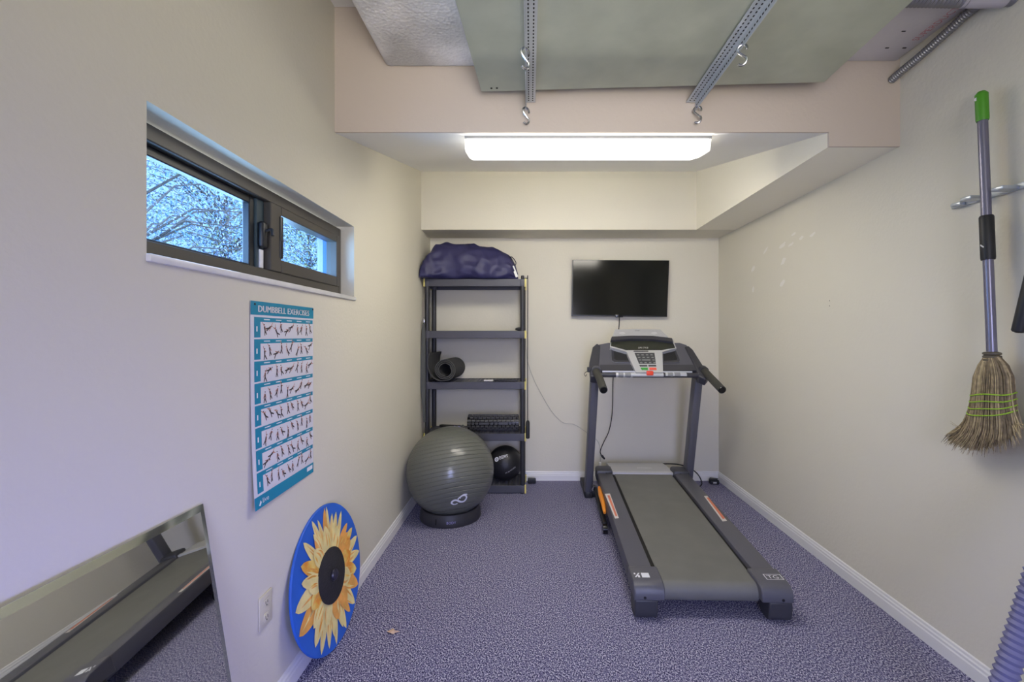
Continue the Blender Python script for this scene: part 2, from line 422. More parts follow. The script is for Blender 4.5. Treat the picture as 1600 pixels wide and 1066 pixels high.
# ================================================================ things on the left wall
# poster
PY0, PY1, PZ0, PZ1 = 1.517, 1.957, .781, 1.486
po = thing('exercise_poster', 'tall teal and white dumbbell exercise chart hung on the left wall under the window', 'poster', (XL, (PY0+PY1)/2, PZ0))
def pm(s, t, lift=0):        # s along the wall, t down the sheet
    return Vector((XL+.003+.016*t**3*(1-s)+lift, PY0+s*(PY1-PY0), PZ1-t*(PZ1-PZ0)))
def pquad(mb, s0, t0, s1, t1, lift, n=6):
    vs = []; fs = []
    for i in range(n+1):
        for j in range(n+1): vs.append(pm(s0+(s1-s0)*i/n, t0+(t1-t0)*j/n, lift))
    for i in range(n):
        for j in range(n): k = i*(n+1)+j; fs.append([k, k+1, k+n+2, k+n+1])
    return mb.add(vs, fs)
sh = MB(); pquad(sh, 0, 0, 1, 1, 0, 12); pquad(sh, 0, 0, 1, 1, -.0012, 12)
build('sheet', sh, 'paper', po)
hd = MB(); pquad(hd, 0, 0, 1, .066, .0008)
hb = build('heading_band', hd, 'teal', po)
tx = MB(); tx.text('DUMBBELL EXERCISES', 1, lambda x, y: pm(.09+x*.084, .051-y*.046, .0016))
for k in range(3): tx.text('DUMBBELL EXERCISES', 1, lambda x, y, k=k: pm(.09+x*.084+.0035*(k-1), .051-y*.046, .0017))
build('heading_text', tx, 'print_white', hb, smooth=False, fix=False)
for r in range(8):
    t0 = .077+r*.1075; pn = MB()
    pquad(pn, .045, t0, .985, t0+.099, .0008, 4)
    pn.use(1); pquad(pn, .125, t0+.022, .985, t0+.099, .0012, 4)
    pn.use(2)
    for c in range(5):
        s0 = .135+c*.17
        pn.use(2); pquad(pn, s0+.035, t0+.008, s0+.12, t0+.0125, .0014, 1)
        for q in range(2):
            sx = s0+.045+q*.07+random.uniform(-.006, .006); ty = t0+.06+random.uniform(-.013, .013) - (.008 if q else -.004)
            an = random.choice([0, 0, .1, -.2, .5, 1.2, -.6]); hh = .026
            def stick(x0, y0, x1, y1, wd, mi):
                dx, dy = x1-x0, y1-y0; L = math.hypot(dx*.63, dy) or 1; nx, ny = -dy/L*wd*2.3, dx*.63/L*wd*1.5
                pn.use(mi).add([pm(x0+nx, y0+ny, .0017), pm(x1+nx*.7, y1+ny*.7, .0017), pm(x1-nx*.7, y1-ny*.7, .0017), pm(x0-nx, y0-ny, .0017)], [[0, 1, 2, 3]])
            ca, sa = math.cos(an), math.sin(an)
            R = lambda a, b: (sx+(a*ca-b*sa)*1.8, ty+(a*sa+b*ca)*1.15)
            sh_, hip = R(0, -.012), R(0, .006)
            stick(*sh_, *hip, .0042, 3); stick(*hip, *R(-.006, .027), .0028, 3); stick(*hip, *R(.008+random.uniform(-.004, .01), .026), .0028, 3)
            ar = random.choice([.02, -.02, .004]); stick(*sh_, *R(.012, -.012+ar), .0018, 4); stick(*sh_, *R(-.012, -.012+random.choice([.02, -.02])), .0018, 4)
            h = R(0, -.02); stick(h[0], h[1]-.003, h[0], h[1]+.003, .003, 3)
    pn.use(2); pquad(pn, .07, t0+.045, .085, t0+.07, .0014, 1)
    build('exercise_panel', pn, ['teal', 'paper', 'print_white', 'ink', 'skin_ink'], po, smooth=False, fix=False)
ft = MB(); pquad(ft, 0, .94, 1, 1, .0008)
fb = build('footer_band', ft, 'teal', po)
tx = MB(); tx.text('live', 1, lambda x, y: pm(.1+x*.07, .982-y*.035, .0016)); build('footer_plate', pquad(MB(), .86, .951, .975, .975, .0016, 1), 'print_white', fb, smooth=False, fix=False)
build('footer_text', tx, 'print_white', fb, smooth=False, fix=False); tx = MB()
tx.add([pm(.05, .985, .0016), pm(.075, .962, .0016), pm(.088, .975, .0016), pm(.07, .988, .0016)], [[0, 1, 2, 3]])
build('footer_mark', tx, 'print_white', fb, smooth=False, fix=False)
for s, t in ((.05, .015), (.985, .01)): build('tack', MB().sphere(pm(s, t, .002), .004, 10, 6, (.5, 1, 1)), 'ink', po)

# outlet
oy, oz = 1.602, .404
ot = thing('wall_outlet', 'almond duplex power outlet on the left wall beside the leaning mirror', 'outlet', (XL, oy, oz))
build('cover_plate', MB().box((XL, oy-.038, oz-.058), (XL+.007, oy+.038, oz+.058), .003), 'plate', ot)
for dz in (-.026, .026):
    rc = MB().box((XL+.006, oy-.016, oz+dz-.015), (XL+.0085, oy+.016, oz+dz+.015), .002)
    so = build('socket', rc, 'plate', ot)
    sl = MB()
    for dy in (-.006, .006): sl.box((XL+.0084, oy+dy-.001, oz+dz-.004), (XL+.009, oy+dy+.001, oz+dz+.006))
    sl.box((XL+.0084, oy-.002, oz+dz-.011), (XL+.009, oy+.002, oz+dz-.007))
    build('slot', sl, 'dark_slot', so, smooth=False)

# mirror leaning on the wall
mt = Vector((XL+.004, 1.292, .892)); mb_ = Vector((XL+.145, 1.292, .006))
dn = (mb_-mt).normalized(); side = Vector((0.02, -1, .012)).normalized()
nm = dn.cross(side).normalized(); nm = nm if nm.x > 0 else -nm
mr = thing('mirror', 'large frameless mirror with slanted glass edges leaning against the left wall in the near corner', 'mirror', mb_)
Lm = (mb_-mt).length; Wm = 1.0; bv = .018
def mq(a, b, d): return mt+side*a+dn*b+nm*d
bd = MB(); ins = [(bv, bv), (Wm-bv, bv), (Wm-bv, Lm-bv), (bv, Lm-bv)]; out = [(0, 0), (Wm, 0), (Wm, Lm), (0, Lm)]
build('glass_panel', MB().poly([mq(a, b, .006) for a, b in ins]), 'mirror', mr, smooth=False, fix=False)
bd.add([mq(a, b, .006) for a, b in ins]+[mq(a, b, .003) for a, b in out]+[mq(a, b, 0) for a, b in out],
       [[i, (i+1) % 4, 4+(i+1) % 4, 4+i] for i in range(4)]+[[4+i, 4+(i+1) % 4, 8+(i+1) % 4, 8+i] for i in range(4)]+[[8, 9, 10, 11]])
build('bevelled_edge', bd, 'mirror_edge', mr, smooth=False)

# painted sunflower board
dc = Vector((-.8835, 2.0165, .3055)); DR = .3025
na, nb = -.0413, .1344
dn_ = Vector((math.cos(na)*math.cos(nb), math.sin(na)*math.cos(nb), math.sin(nb)))
du = Vector((0, 0, 1)).cross(dn_).normalized(); dv = dn_.cross(du)
def dk(r, a, h): return dc+du*(r*math.cos(a))+dv*(r*math.sin(a))+dn_*h
sf = thing('sunflower_board', 'round blue wooden board painted with a yellow sunflower leaning on the left wall', 'wall decoration', dc-dv*DR)
bo = MB(); n = 96
bo.add([dk(DR-.003, 2*PI*i/n, 0) for i in range(n)]+[dk(DR, 2*PI*i/n, -.004) for i in range(n)]+[dk(DR, 2*PI*i/n, -.009) for i in range(n)],
       [list(range(n)), list(range(2*n, 3*n))[::-1]]+[[k*n+i, k*n+(i+1) % n, (k+1)*n+(i+1) % n, (k+1)*n+i] for k in (0, 1) for i in range(n)])
build('board', bo, 'blue_paint', sf)
petals = [  # (angle deg from right, length 0..1, half width)
 (90, .93, .055), (82, .97, .04), (98, .86, .04), (75, .82, .05), (106, .97, .05), (64, .84, .055), (52, .88, .05), (118, .70, .04), (129, .90, .06), (40, .80, .06),
 (143, .82, .08), (112, .78, .05), (160, .76, .07), (22, .86, .07), (8, .93, .07), (355, .95, .07), (178, .90, .10), (200, .93, .11), (340, .80, .09), (325, .92, .09),
 (310, .97, .08), (296, .85, .06), (285, .96, .06), (276, .84, .05), (268, .97, .055), (259, .80, .05), (250, .9, .06), (238, .93, .07), (225, .86, .09), (213, .7, .08), (30, .7, .07), (15, .7, .08),
 (90, .7, .08), (60, .65, .09), (125, .62, .09), (300, .65, .09), (270, .65, .09), (242, .62, .09), (330, .6, .1), (190, .6, .1), (170, .6, .08), (0, .62, .1)]
pe = MB(); r0 = .1
for i, (a, L, wd) in enumerate(sorted(petals, key=lambda q: -q[1])):
    a = math.radians(a+random.uniform(-1.5, 1.5)); R1 = DR*min(.97, L*1.04); h = .0008+i*.00012
    bend = random.uniform(-.05, .05); left = []; right = []; st = 10
    for k in range(st+1):
        t = k/st; r = r0+(R1-r0)*t
        wv = wd*DR*1.32*max(0, math.sin(PI*(.22+.78*t)))**.62
        ang = a+bend*t*t
        c = dk(r, ang, h); tn = (-du*math.sin(ang)+dv*math.cos(ang))
        left.append(c+tn*wv); right.append(c-tn*wv)
    pe.use(random.choice([0, 1, 1, 1, 2])).add(left+right, [[k, k+1, st+2+k, st+1+k] for k in range(st)])
    for q in range(3):
        f0 = random.uniform(-.7, .7); k0 = random.randint(0, 3); k1 = random.randint(6, 9); up = dn_*.00006
        A = [left[k].lerp(right[k], .5+f0*.5)+up for k in range(k0, k1+1)]; B = [left[k].lerp(right[k], .5+f0*.5+.13*math.sin(PI*(k-k0)/(k1-k0)))+up for k in range(k0, k1+1)]
        pe.use(random.choice([0, 1, 2, 2])).add(A+B, [[k, k+1, len(A)+k+1, len(A)+k] for k in range(len(A)-1)])
build('petals', pe, ['petal', 'petal_pale', 'petal_orange'], sf, smooth=False, fix=False)
sd = MB(); n = 48
sd.add([dk(.112, 2*PI*i/n, .012) for i in range(n)]+[dk(.115, 2*PI*i/n, .010) for i in range(n)]+[dk(.115, 2*PI*i/n, .0005) for i in range(n)],
       [list(range(n))]+[[k*n+i, k*n+(i+1) % n, (k+1)*n+(i+1) % n, (k+1)*n+i] for k in (0, 1) for i in range(n)])
sc_ = build('seed_disc', sd, 'seed', sf)
kb = MB(); n = 20; prof = [(.022, .012), (.025, .018), (.022, .025), (.013, .029), (.003, .031)]
kb.add([dk(r, 2*PI*i/n, h) for r, h in prof for i in range(n)], [[k*n+i, k*n+(i+1) % n, (k+1)*n+(i+1) % n, (k+1)*n+i] for k in range(4) for i in range(n)]+[[4*n+i for i in range(n)]])
build('knob', kb, 'knob', sc_)

# ================================================================ ball and ring
bc = Vector((-.598, 3.43, .3475)); BR = .325
rg = tag(build('ball_ring', MB().lathe([(.150, .01), (.195, .0), (.222, .0), (.228, .012), (.222, .06), (.212, .085), (.205, .088), (.198, .083), (.170, .056)], 64, (bc.x, bc.y, 0), cap=False), 'ring', loc=(bc.x, bc.y, 0)),
         'low dark grey plastic ring base on the carpet under the big exercise ball', 'ball stand')
def rgm(x, y, r=.2275):     # print around the ring's outside
    a = -PI/2+.02+x/.22; z = .028+y; rr = .2285-(z-.012)*.125+.0006
    return Vector((bc.x+rr*math.cos(a), bc.y+rr*math.sin(a), z))
tx = MB(); tx.text('BODY', .024, lambda x, y: rgm(x+.005, y+.004)); build('print', tx, 'logo_lilac', rg, smooth=False, fix=False)
tx = MB(); tx.add([rgm(-.075, -.005), rgm(-.066, -.005), rgm(-.066, .035), rgm(-.075, .035)], [[0, 1, 2, 3]]); build('slot', tx, 'dark_slot', rg, smooth=False, fix=False)
eb = tag(build('exercise_ball', MB().sphere(bc, BR, 96, 64), 'ball', loc=bc), 'large grey ribbed exercise ball seated in a ring in front of the shelves', 'exercise ball')
def sphmap(c, R, px, py, ang=0, up=.0015):
    o = Vector((0, 0, H)); d = Vector(((px-VX)/F, 1, -(py-VY)/F)).normalized(); oc = o-c; b = oc.dot(d)
    t = -b-math.sqrt(max(0, b*b-(oc.dot(oc)-R*R))); nrm = (o+d*t-c).normalized()
    ux = Vector((0, 0, 1)).cross(nrm).normalized(); uy = nrm.cross(ux); ca, sa = math.cos(ang), math.sin(ang)
    e1 = ux*ca+uy*sa; e2 = -ux*sa+uy*ca
    return lambda x, y: c+(nrm*R+e1*x+e2*y).normalized()*(R+up)
sm = sphmap(bc, BR, 718, 781, .22)
def ribbon(mb, pts, w, fn):
    pts = smoothpath([(a, b, 0) for a, b in pts], 6); vs = []; fs = []
    for i, p in enumerate(pts):
        t = (pts[min(i+1, len(pts)-1)]-pts[max(i-1, 0)]).normalized(); q = Vector((-t.y, t.x, 0))
        ww = w*(.55+.45*math.sin(PI*i/(len(pts)-1)))
        vs += [fn(p.x+q.x*ww, p.y+q.y*ww), fn(p.x-q.x*ww, p.y-q.y*ww)]
    fs = [[2*i, 2*i+1, 2*i+3, 2*i+2] for i in range(len(pts)-1)]
    mb.add(vs, fs)
lg = MB()
ribbon(lg, [(-.018, -.028), (-.042, -.03), (-.058, -.012), (-.042, .006), (-.018, .002), (.006, -.022), (.03, -.026), (.05, -.004), (.046, .018), (.03, .024)], .0075, sm)
ribbon(lg, [(-.012, .012), (.01, .022), (.036, .03), (.06, .022)], .006, sm)
ribbon(lg, [(-.012, .0), (-.004, .014)], .003, sm); ribbon(lg, [(.004, .008), (.01, .018)], .003, sm)
build('logo', lg, 'logo', eb, smooth=False, fix=False)

# ================================================================ shelving unit
SX0, SX1, SY0, SY1 = -.905, -.045, 3.905, 4.235
tops = [1.8475, 1.4015, .963, .519, .072]; SHH = .064
su = thing('shelf_unit', 'five-tier dark grey plastic shelving unit in the back left corner', 'shelving', ((SX0+SX1)/2, (SY0+SY1)/2, 0))
for cx, cy in ((SX0+.018, SY0+.022), (SX1-.018, SY0+.022), (SX0+.018, SY1-.022), (SX1-.018, SY1-.022)):
    p = MB()
    for i in range(4):
        p.lathe([(.021, tops[i+1]-.005), (.021, tops[i]-SHH+.006)], 20, (cx, cy, 0))
    p.lathe([(.012, 1.835), (.014, 1.842), (.014, 1.874), (.011, 1.878)], 16, (cx, cy, 0))
    p.lathe([(.02, 0), (.02, .02)], 16, (cx, cy, 0))
    build('post', p, 'post', su)
for z in tops:
    s = MB()
    x0, x1, y0, y1 = SX0, SX1, SY0, SY1
    s.box((x0+.022, y0, z-SHH), (x1-.022, y0+.014, z), .003, 1); s.box((x0+.022, y1-.014, z-SHH), (x1-.022, y1, z), .003, 1)
    s.box((x0, y0+.03, z-SHH), (x0+.014, y1-.03, z), .003, 1); s.box((x1-.014, y0+.03, z-SHH), (x1, y1-.03, z), .003, 1)
    for cx in (x0+.021, x1-.021):
        for cy in (y0+.022, y1-.022): s.box((cx-.024, cy-.023, z-SHH-.002), (cx+.024, cy+.023, z+.001), .008, 2)
    k = 26
    for i in range(1, k): xx = x0+.014+(x1-x0-.028)*i/k; s.box((xx-.007, y0+.01, z-.014), (xx+.007, y1-.01, z-.003))
    for j in range(1, 9): yy = y0+.01+(y1-y0-.02)*j/9; s.box((x0+.01, yy-.008, z-.015), (x1-.01, yy+.008, z-.004))
    sh_ = build('shelf', s, 'shelf', su)
    for xx, sg in ((x0, -1), (x1, 1)):
        for yy in (y0+.006, y1-.03):
            c = MB().box((xx+sg*.003-.007, yy-.008, z-SHH-.004), (xx+sg*.003+.007, yy+.016, z+.002), .002, 1)
            if sg > 0: c.tf(lambda v: Vector((v.x+.003, v.y, v.z)))
            build('clip', c, 'clip', sh_)

# navy bag on the top shelf
bagz = tops[0]+.001
bg = thing('drawstring_bag', 'navy blue nylon drawstring bag lying on the top shelf', 'bag', ((SX0+SX1)/2, 4.05, bagz))
bagprof = [(-.929, .085, 3.87, .05), (-.918, .115, 3.88, .08), (-.90, .148, 3.90, .10), (-.865, .215, 3.95, .14), (-.84, .265, 3.98, .16), (-.80, .298, 4.01, .175), (-.725, .316, 4.04, .19), (-.60, .321, 4.05, .195), (-.47, .317, 4.05, .195),
           (-.36, .294, 4.05, .195), (-.275, .262, 4.05, .185), (-.205, .225, 4.05, .165), (-.165, .185, 4.05, .14), (-.140, .14, 4.04, .11), (-.118, .09, 4.02, .07), (-.105, .05, 4.0, .04)]
xs = smoothpath([(a, b, 0) for a, b, c, d in bagprof], 7); xs2 = smoothpath([(a, c, d) for a, b, c, d in bagprof], 7)
vs = []; fs = []; na_ = 72
def ridge(v): return 1-abs(noise.noise(v))*2
for i, (p, q) in enumerate(zip(xs, xs2)):
    h, cy, hd_ = p.y, q.y, q.z
    for j in range(na_):
        a = 2*PI*j/na_; c, s_ = math.cos(a), math.sin(a)
        yy = cy+hd_*math.copysign(abs(c)**.75, c)
        zz = bagz+h*.26+(h*.74*s_**.85 if s_ > 0 else -h*.26*min(1, (-s_*1.6)**.6))
        v = Vector((p.x, yy, zz))
        nz = noise.noise(Vector((v.x*4+v.z*4, v.y*4, v.z*4)))*.016+ridge(Vector((v.x*5+v.z*10, v.y*5, v.z*6-v.x*5)))*.014-.007+ridge(Vector((v.x*3-v.z*12, v.y*6, v.z*10+v.x*9+3)))*.010+noise.noise(Vector((v.x*16+v.z*9, v.y*8, v.z*20-v.x*9)))*.006
        nz += .012*math.sin(14*a+3*noise.noise(Vector((p.x*8, a, 0))))*max(0, 1-abs(p.x+.115)/.10)
        cen = Vector((p.x, cy, bagz+h*.3)); dr = (v-cen).normalized()
        v2 = v+dr*nz*min(1, h/.2)
        v2.z = max(v2.z, bagz); v2.x = max(v2.x, XL+.006); v2.y = min(v2.y, YB-.008)
        vs.append(v2)
nr = len(xs)
fs = [[i*na_+j, i*na_+(j+1) % na_, (i+1)*na_+(j+1) % na_, (i+1)*na_+j] for i in range(nr-1) for j in range(na_)]+[list(range(na_))[::-1], [(nr-1)*na_+j for j in range(na_)]]
bgo = build('bag_body', MB().add(vs, fs), 'navy', bg)
bgo.data.set_sharp_from_angle(angle=PI)
build('drawstring', MB().tube(smoothpath([P(793, 402, 3.98), P(800, 402, 3.97), P(806, 410, 3.96), P(804, 415, 3.96), P(799, 408, 3.97)]), .0035, 6)
      .tube(smoothpath([P(795, 400, 3.97), P(799, 405, 3.94), P(797, 412, 3.93), P(800, 420, 3.93)]), .003, 6), 'cord_navy', bg)
build('care_tag', MB().prism([P(799, 416, 3.93), P(803, 415, 3.93), P(809.5, 432, 3.925), P(806, 434, 3.925)], (0, .002, 0)), 'tag', bg, smooth=False)
build('eyelet', MB().tube([P(668, 427, 3.81)+Vector((.009*math.cos(a), -.002, .009*math.sin(a))) for a in [PI*2*i/12 for i in range(12)]], .003, 6, closed=True), 'chrome', bg)

# yoga mat, loosely rolled, its tail curling up against the post
mz = tops[2]; mc = Vector((-.725, 0, mz+.112)); th_ = .0085
path = []
for i in range(0, 150):
    a = i/149*3.0*2*PI; r = .05+.0135*a/(2*PI)*1.02
    path.append((mc.x+r*math.cos(a-PI/2), mc.z+r*math.sin(a-PI/2)*1.0))
rl = .05+.0135*3.0
path += [(mc.x-.03, mz+.019), (mc.x-.06, mz+.024), (mc.x-.095, mz+.043), (mc.x-.125, mz+.078), (mc.x-.142, mz+.125), (mc.x-.147, mz+.175), (mc.x-.142, mz+.22), (mc.x-.130, mz+.255)]
tail = path[149:]
# wind the roll the right way: mirror the spiral so that its outer end meets the tail going left
path = [(2*mc.x-x, z) for x, z in path[:150]]+path[150:]
lowest = min(z for x, z in path)
path = [(x, z-lowest+mz+.012) for x, z in path]
pl = [Vector((x, 0, z)) for x, z in path]
vs = []; fs = []
for i, p in enumerate(pl):
    t = (pl[min(i+1, len(pl)-1)]-pl[max(i-1, 0)]).normalized(); q = Vector((-t.z, 0, t.x))*th_*.55
    sk = .012 if i < 150 else 0
    for y, kx in ((3.875, 0), (4.232, .03 if i < 150 else .03)):
        vs += [Vector((p.x+kx+q.x, y, p.z+q.z)), Vector((p.x+kx-q.x, y, p.z-q.z))]
for i in range(len(pl)-1):
    a, b = 4*i, 4*(i+1); fs += [[a, a+2, b+2, b], [a+1, b+1, b+3, a+3], [a, b, b+1, a+1], [a+2, a+3, b+3, b+2]]
e = 4*(len(pl)-1); fs += [[0, 1, 3, 2], [e, e+2, e+3, e+1]]
tag(build('yoga_mat', MB().add(vs, fs), 'mat', fix=True), 'dark grey foam yoga mat loosely rolled on the middle shelf', 'yoga mat')

# foam roller
fz = tops[3]; fr = Vector((0, 4.03, fz+.072)); fx0, fx1 = -.548, -.098
fo = thing('foam_roller', 'black textured foam roller lying on the fourth shelf down', 'foam roller', (fr.x+(fx0+fx1)/2, fr.y, fz))
build('core', MB().lathe([(.045, fx0-.002), (.058, fx0), (.0585, fx1), (.045, fx1+.002)], 36, (0, fr.y, fr.z), 'X'), 'black_gloss', fo)
bl = MB(); wd = fx1-fx0
for k in range(16):
    a0 = 2*PI*k/16; long_ = k % 4 == 0
    cuts = [0, .08, .15, .22, .44, .52, .6, .8, .87, .94, 1] if long_ else [i/12 for i in range(13)]
    sh = 0 if k % 2 else .5/12
    for i in range(len(cuts)-1):
        xa = fx0+(cuts[i]+(sh if not long_ else 0))*wd+.003; xb = min(fx0+(cuts[i+1]+(sh if not long_ else 0))*wd-.004, fx1)
        if xb <= xa: continue
        o = len(bl.v); bl.box((xa, -.0085, .055), (xb, .0085, .0715), .002, 1)
        bl.tf(lambda v: Vector((v.x, fr.y+v.y*math.cos(a0)+v.z*math.sin(a0), fr.z-v.y*math.sin(a0)+v.z*math.cos(a0))), o)
build('tread', bl, 'tread', fo)
# stick and straps
tag(build('massage_stick', MB().tube([(-.82, 4.13, fz+.02), (-.80, 4.13, fz+.021), (-.63, 4.1, fz+.021), (-.61, 4.1, fz+.02)], [.012, .014, .014, .012], 12), 'black'), 'short black stick lying left of the foam roller', 'stick')
st = thing('resistance_straps', 'tangled dark straps with pale cords left of the foam roller', 'exercise strap', (-.63, 4.0, fz))
sp = MB()
for k in range(4):
    a = [(-.70+random.uniform(-.03, .12), 3.985+random.uniform(-.03, .04), fz+.008+.012*random.random()+.01*(j % 2)*k) for j in range(6)]
    sp.tube(smoothpath(a, 5), .0075, 6)
build('band', sp, 'strap', st)
lc = MB()
lc.tube(smoothpath([(-.70, 3.97, fz+.01), (-.66, 3.965, fz+.05), (-.63, 3.96, fz+.035), (-.6, 3.965, fz+.012)]), .004, 6)
lc.tube(smoothpath([(-.69, 3.965, fz+.045), (-.66, 3.96, fz+.022), (-.62, 3.962, fz+.05), (-.585, 3.97, fz+.02)]), .0035, 6)
build('pale_cord', lc, 'logo_lilac', st)

# medicine ball
mbR = .152; mbc = Vector((-.222, 4.06, tops[4]+mbR))
me_ = tag(build('medicine_ball', MB().sphere(mbc, mbR, 64, 40), 'medball', loc=mbc), 'black rubber medicine ball with white lettering on the bottom shelf', 'medicine ball')
s1 = sphmap(mbc, mbR, 776, 718, .52, .001); s2 = sphmap(mbc, mbR, 799, 735, .52, .001)
tx = MB(); tx.text('BEFIT', .042, lambda x, y: s1(x+.024, y-.013))
n = 24; tx.add([s1(.02*math.cos(2*PI*i/n), .02*math.sin(2*PI*i/n)) for i in range(n)]+[s1(.010*math.cos(2*PI*i/n), .010*math.sin(2*PI*i/n)) for i in range(n)], [[i, (i+1) % n, n+(i+1) % n, n+i] for i in range(n)])
tx.add([s1(x, y) for x, y in ((-.003, -.007), (.003, -.007), (.003, .007), (-.003, .007))], [[0, 1, 2, 3]])
build('lettering', tx, 'logo', me_, smooth=False, fix=False); tx = MB()
tx.text('FIT AS FITNESS', .0165, lambda x, y: s2(x-.06, y-.004))
build('lettering', tx, 'logo', me_, smooth=False, fix=False)

# small things on shelves
tag(build('paper_packet', MB().box((-.398, 3.93, mz+.001), (-.320, 3.965, mz+.014), .003), 'tag'), 'small white packet lying at the front of the middle shelf', 'packet')
rm = thing('remote_control', 'slim black remote lying at the right end of the middle shelf', 'remote control', (-.2, 3.95, mz))
build('casing', MB().box((-.31, 3.925, mz+.001), (-.105, 3.965, mz+.017), .005), 'black', rm)
kk = MB()
for i in range(9): kk.box((-.29+i*.02, 3.932, mz+.0165), (-.279+i*.02, 3.957, mz+.019), .001, 1)
build('button', kk, 'keypad', rm)
tag(build('small_pouch', MB().sphere((-.095, 3.96, tops[1]+.015), .034, 20, 12, (1, .8, .43)), 'black'), 'small black pouch at the right end of the second shelf', 'pouch')
# cord with handle hanging down the right side of the shelves
jr = thing('jump_rope', 'thin black cord with one grip hanging down the right side of the shelving', 'jump rope', (-.022, 3.9, .5))
build('cord', MB().tube(smoothpath([(-.05, 3.93, 1.853), (-.024, 3.905, 1.85), (-.018, 3.895, 1.82), (-.020, 3.895, 1.2), (-.019, 3.895, .63)]), .0035, 6), 'black', jr)
build('grip', MB().lathe([(.008, .478), (.0165, .484), (.0165, .615), (.012, .63), (.006, .635)], 16, (-.018, 3.893, 0)), 'black', jr)
# elastic band hanging on the left side
rb = thing('elastic_band', 'long grey elastic exercise band hanging down the left side of the shelving', 'exercise band', (-.91, 3.885, .5))
b = MB()
ctr = smoothpath([(-.908, 3.885, 1.47), (-.909, 3.885, 1.40), (-.908, 3.88, 1.25), (-.911, 3.88, 1.05), (-.911, 3.88, .9), (-.904, 3.88, .75), (-.901, 3.885, .62)], 6)
wdt = smoothpath([(.006, 0, 0), (.016, 0, 0), (.018, 0, 0), (.022, 0, 0), (.021, 0, 0), (.012, 0, 0), (.010, 0, 0)], 6)
vs = []
for p, q in zip(ctr, wdt): vs += [p+Vector((-q.x, 0, 0)), p+Vector((q.x, -.004, 0)), p+Vector((q.x, .004, 0)), p+Vector((-q.x, .005, 0))]
k = len(ctr); b.add(vs, [[4*i+j, 4*i+(j+1) % 4, 4*i+4+(j+1) % 4, 4*i+4+j] for i in range(k-1) for j in range(4)]+[[0, 1, 2, 3], [4*k-4, 4*k-3, 4*k-2, 4*k-1]])
build('strap', b, 'strap', rb)
build('clasp', MB().box((-.920, 3.878, 1.468), (-.896, 3.892, 1.50), .003).tube([(-.907+.007*math.cos(a), 3.885, 1.505+.007*math.sin(a)) for a in [2*PI*i/10 for i in range(10)]], .002, 6, closed=True), 'chrome', rb)

# ================================================================ back wall: television and cords
tv = thing('television', 'black flat television mounted on the back wall above the treadmill', 'television', (.84, YB, 1.53))
Yt = 4.205
c4 = [P(894.5, 406, Yt), P(1046, 407, Yt), P(1042.5, 495.5, Yt), P(893, 494, Yt)]
build('back_housing', MB().prism([p.lerp(sum(c4, Vector())/4, .12)+Vector((0, .02, 0)) for p in c4], (0, .042, 0)), 'tvf', tv)
fr_ = MB().prism([p+Vector((0, .004, 0)) for p in c4], (0, .02, 0))
build('bezel', fr_, 'tvf', tv, smooth=False)
cc = sum(c4, Vector())/4
ins4 = [cc+Vector(((p-cc).x*.982, 0, (p-cc).z*.97+.004)) for p in c4]
build('screen', MB().prism(ins4, (0, .004, 0)), 'tv', tv, smooth=False)
build('sensor_bar', MB().box(P(961.5, 496, Yt-.006), P(973, 491.5, Yt+.012), .003), 'black_gloss', tv)
cb = thing('television_cable', 'black cable hanging from the television down behind the treadmill console', 'cable', (.8, 4.24, .4))
pth = [P(968, 496, 4.22), P(967, 512, 4.24), P(963, 545, 4.25), P(958, 590, 4.25), P(957, 640, 4.25), P(952, 672, 4.25), P(943, 692, 4.24), P(938, 705, 4.23), P(940, 712, 4.22)]
build('lead', MB().tube(smoothpath(pth), .0042, 8), 'black', cb)
pg = P(942, 714, 4.21)
build('plug', MB().prism([pg+Vector((x, -.012, z)) for x, z in ((-.02, .012), (.0, .016), (.02, -.012), (.012, -.024), (-.012, -.004))], (0, .024, 0)), 'black', cb)
wc = thing('white_cord', 'thin pale cord draped along the back wall between the shelves and the treadmill', 'cord', (.2, 4.25, .6))
pth = [P(822, 432, 4.24), P(821.5, 500, 4.255), P(823, 556, 4.26), P(833, 590, 4.26), P(848, 620, 4.26), P(862, 643, 4.26), P(876, 658, 4.255), P(885, 662, 4.255), P(898, 664, 4.255), P(918, 677, 4.255), P(934, 690, 4.255), P(938, 705, 4.25), P(938, 722, 4.22)]
build('lead', MB().tube(smoothpath(pth), .0028, 6), 'wire', wc)
q = P(937.5, 726, 4.2)
build('connector', MB().box(q-Vector((.012, .01, .04)), q+Vector((.012, .01, .02)), .004), 'tag', wc)
ad = thing('plug_adapter', 'small black adapter on the carpet at the right foot of the shelving', 'power adapter', (0, 4.2, 0))
build('casing', MB().box((-.02, 4.16, .004), (.055, 4.21, .042), .005), 'black', ad)
build('face', MB().box((-.018, 4.158, .034), (.05, 4.205, .046), .002), 'keypad', ad)

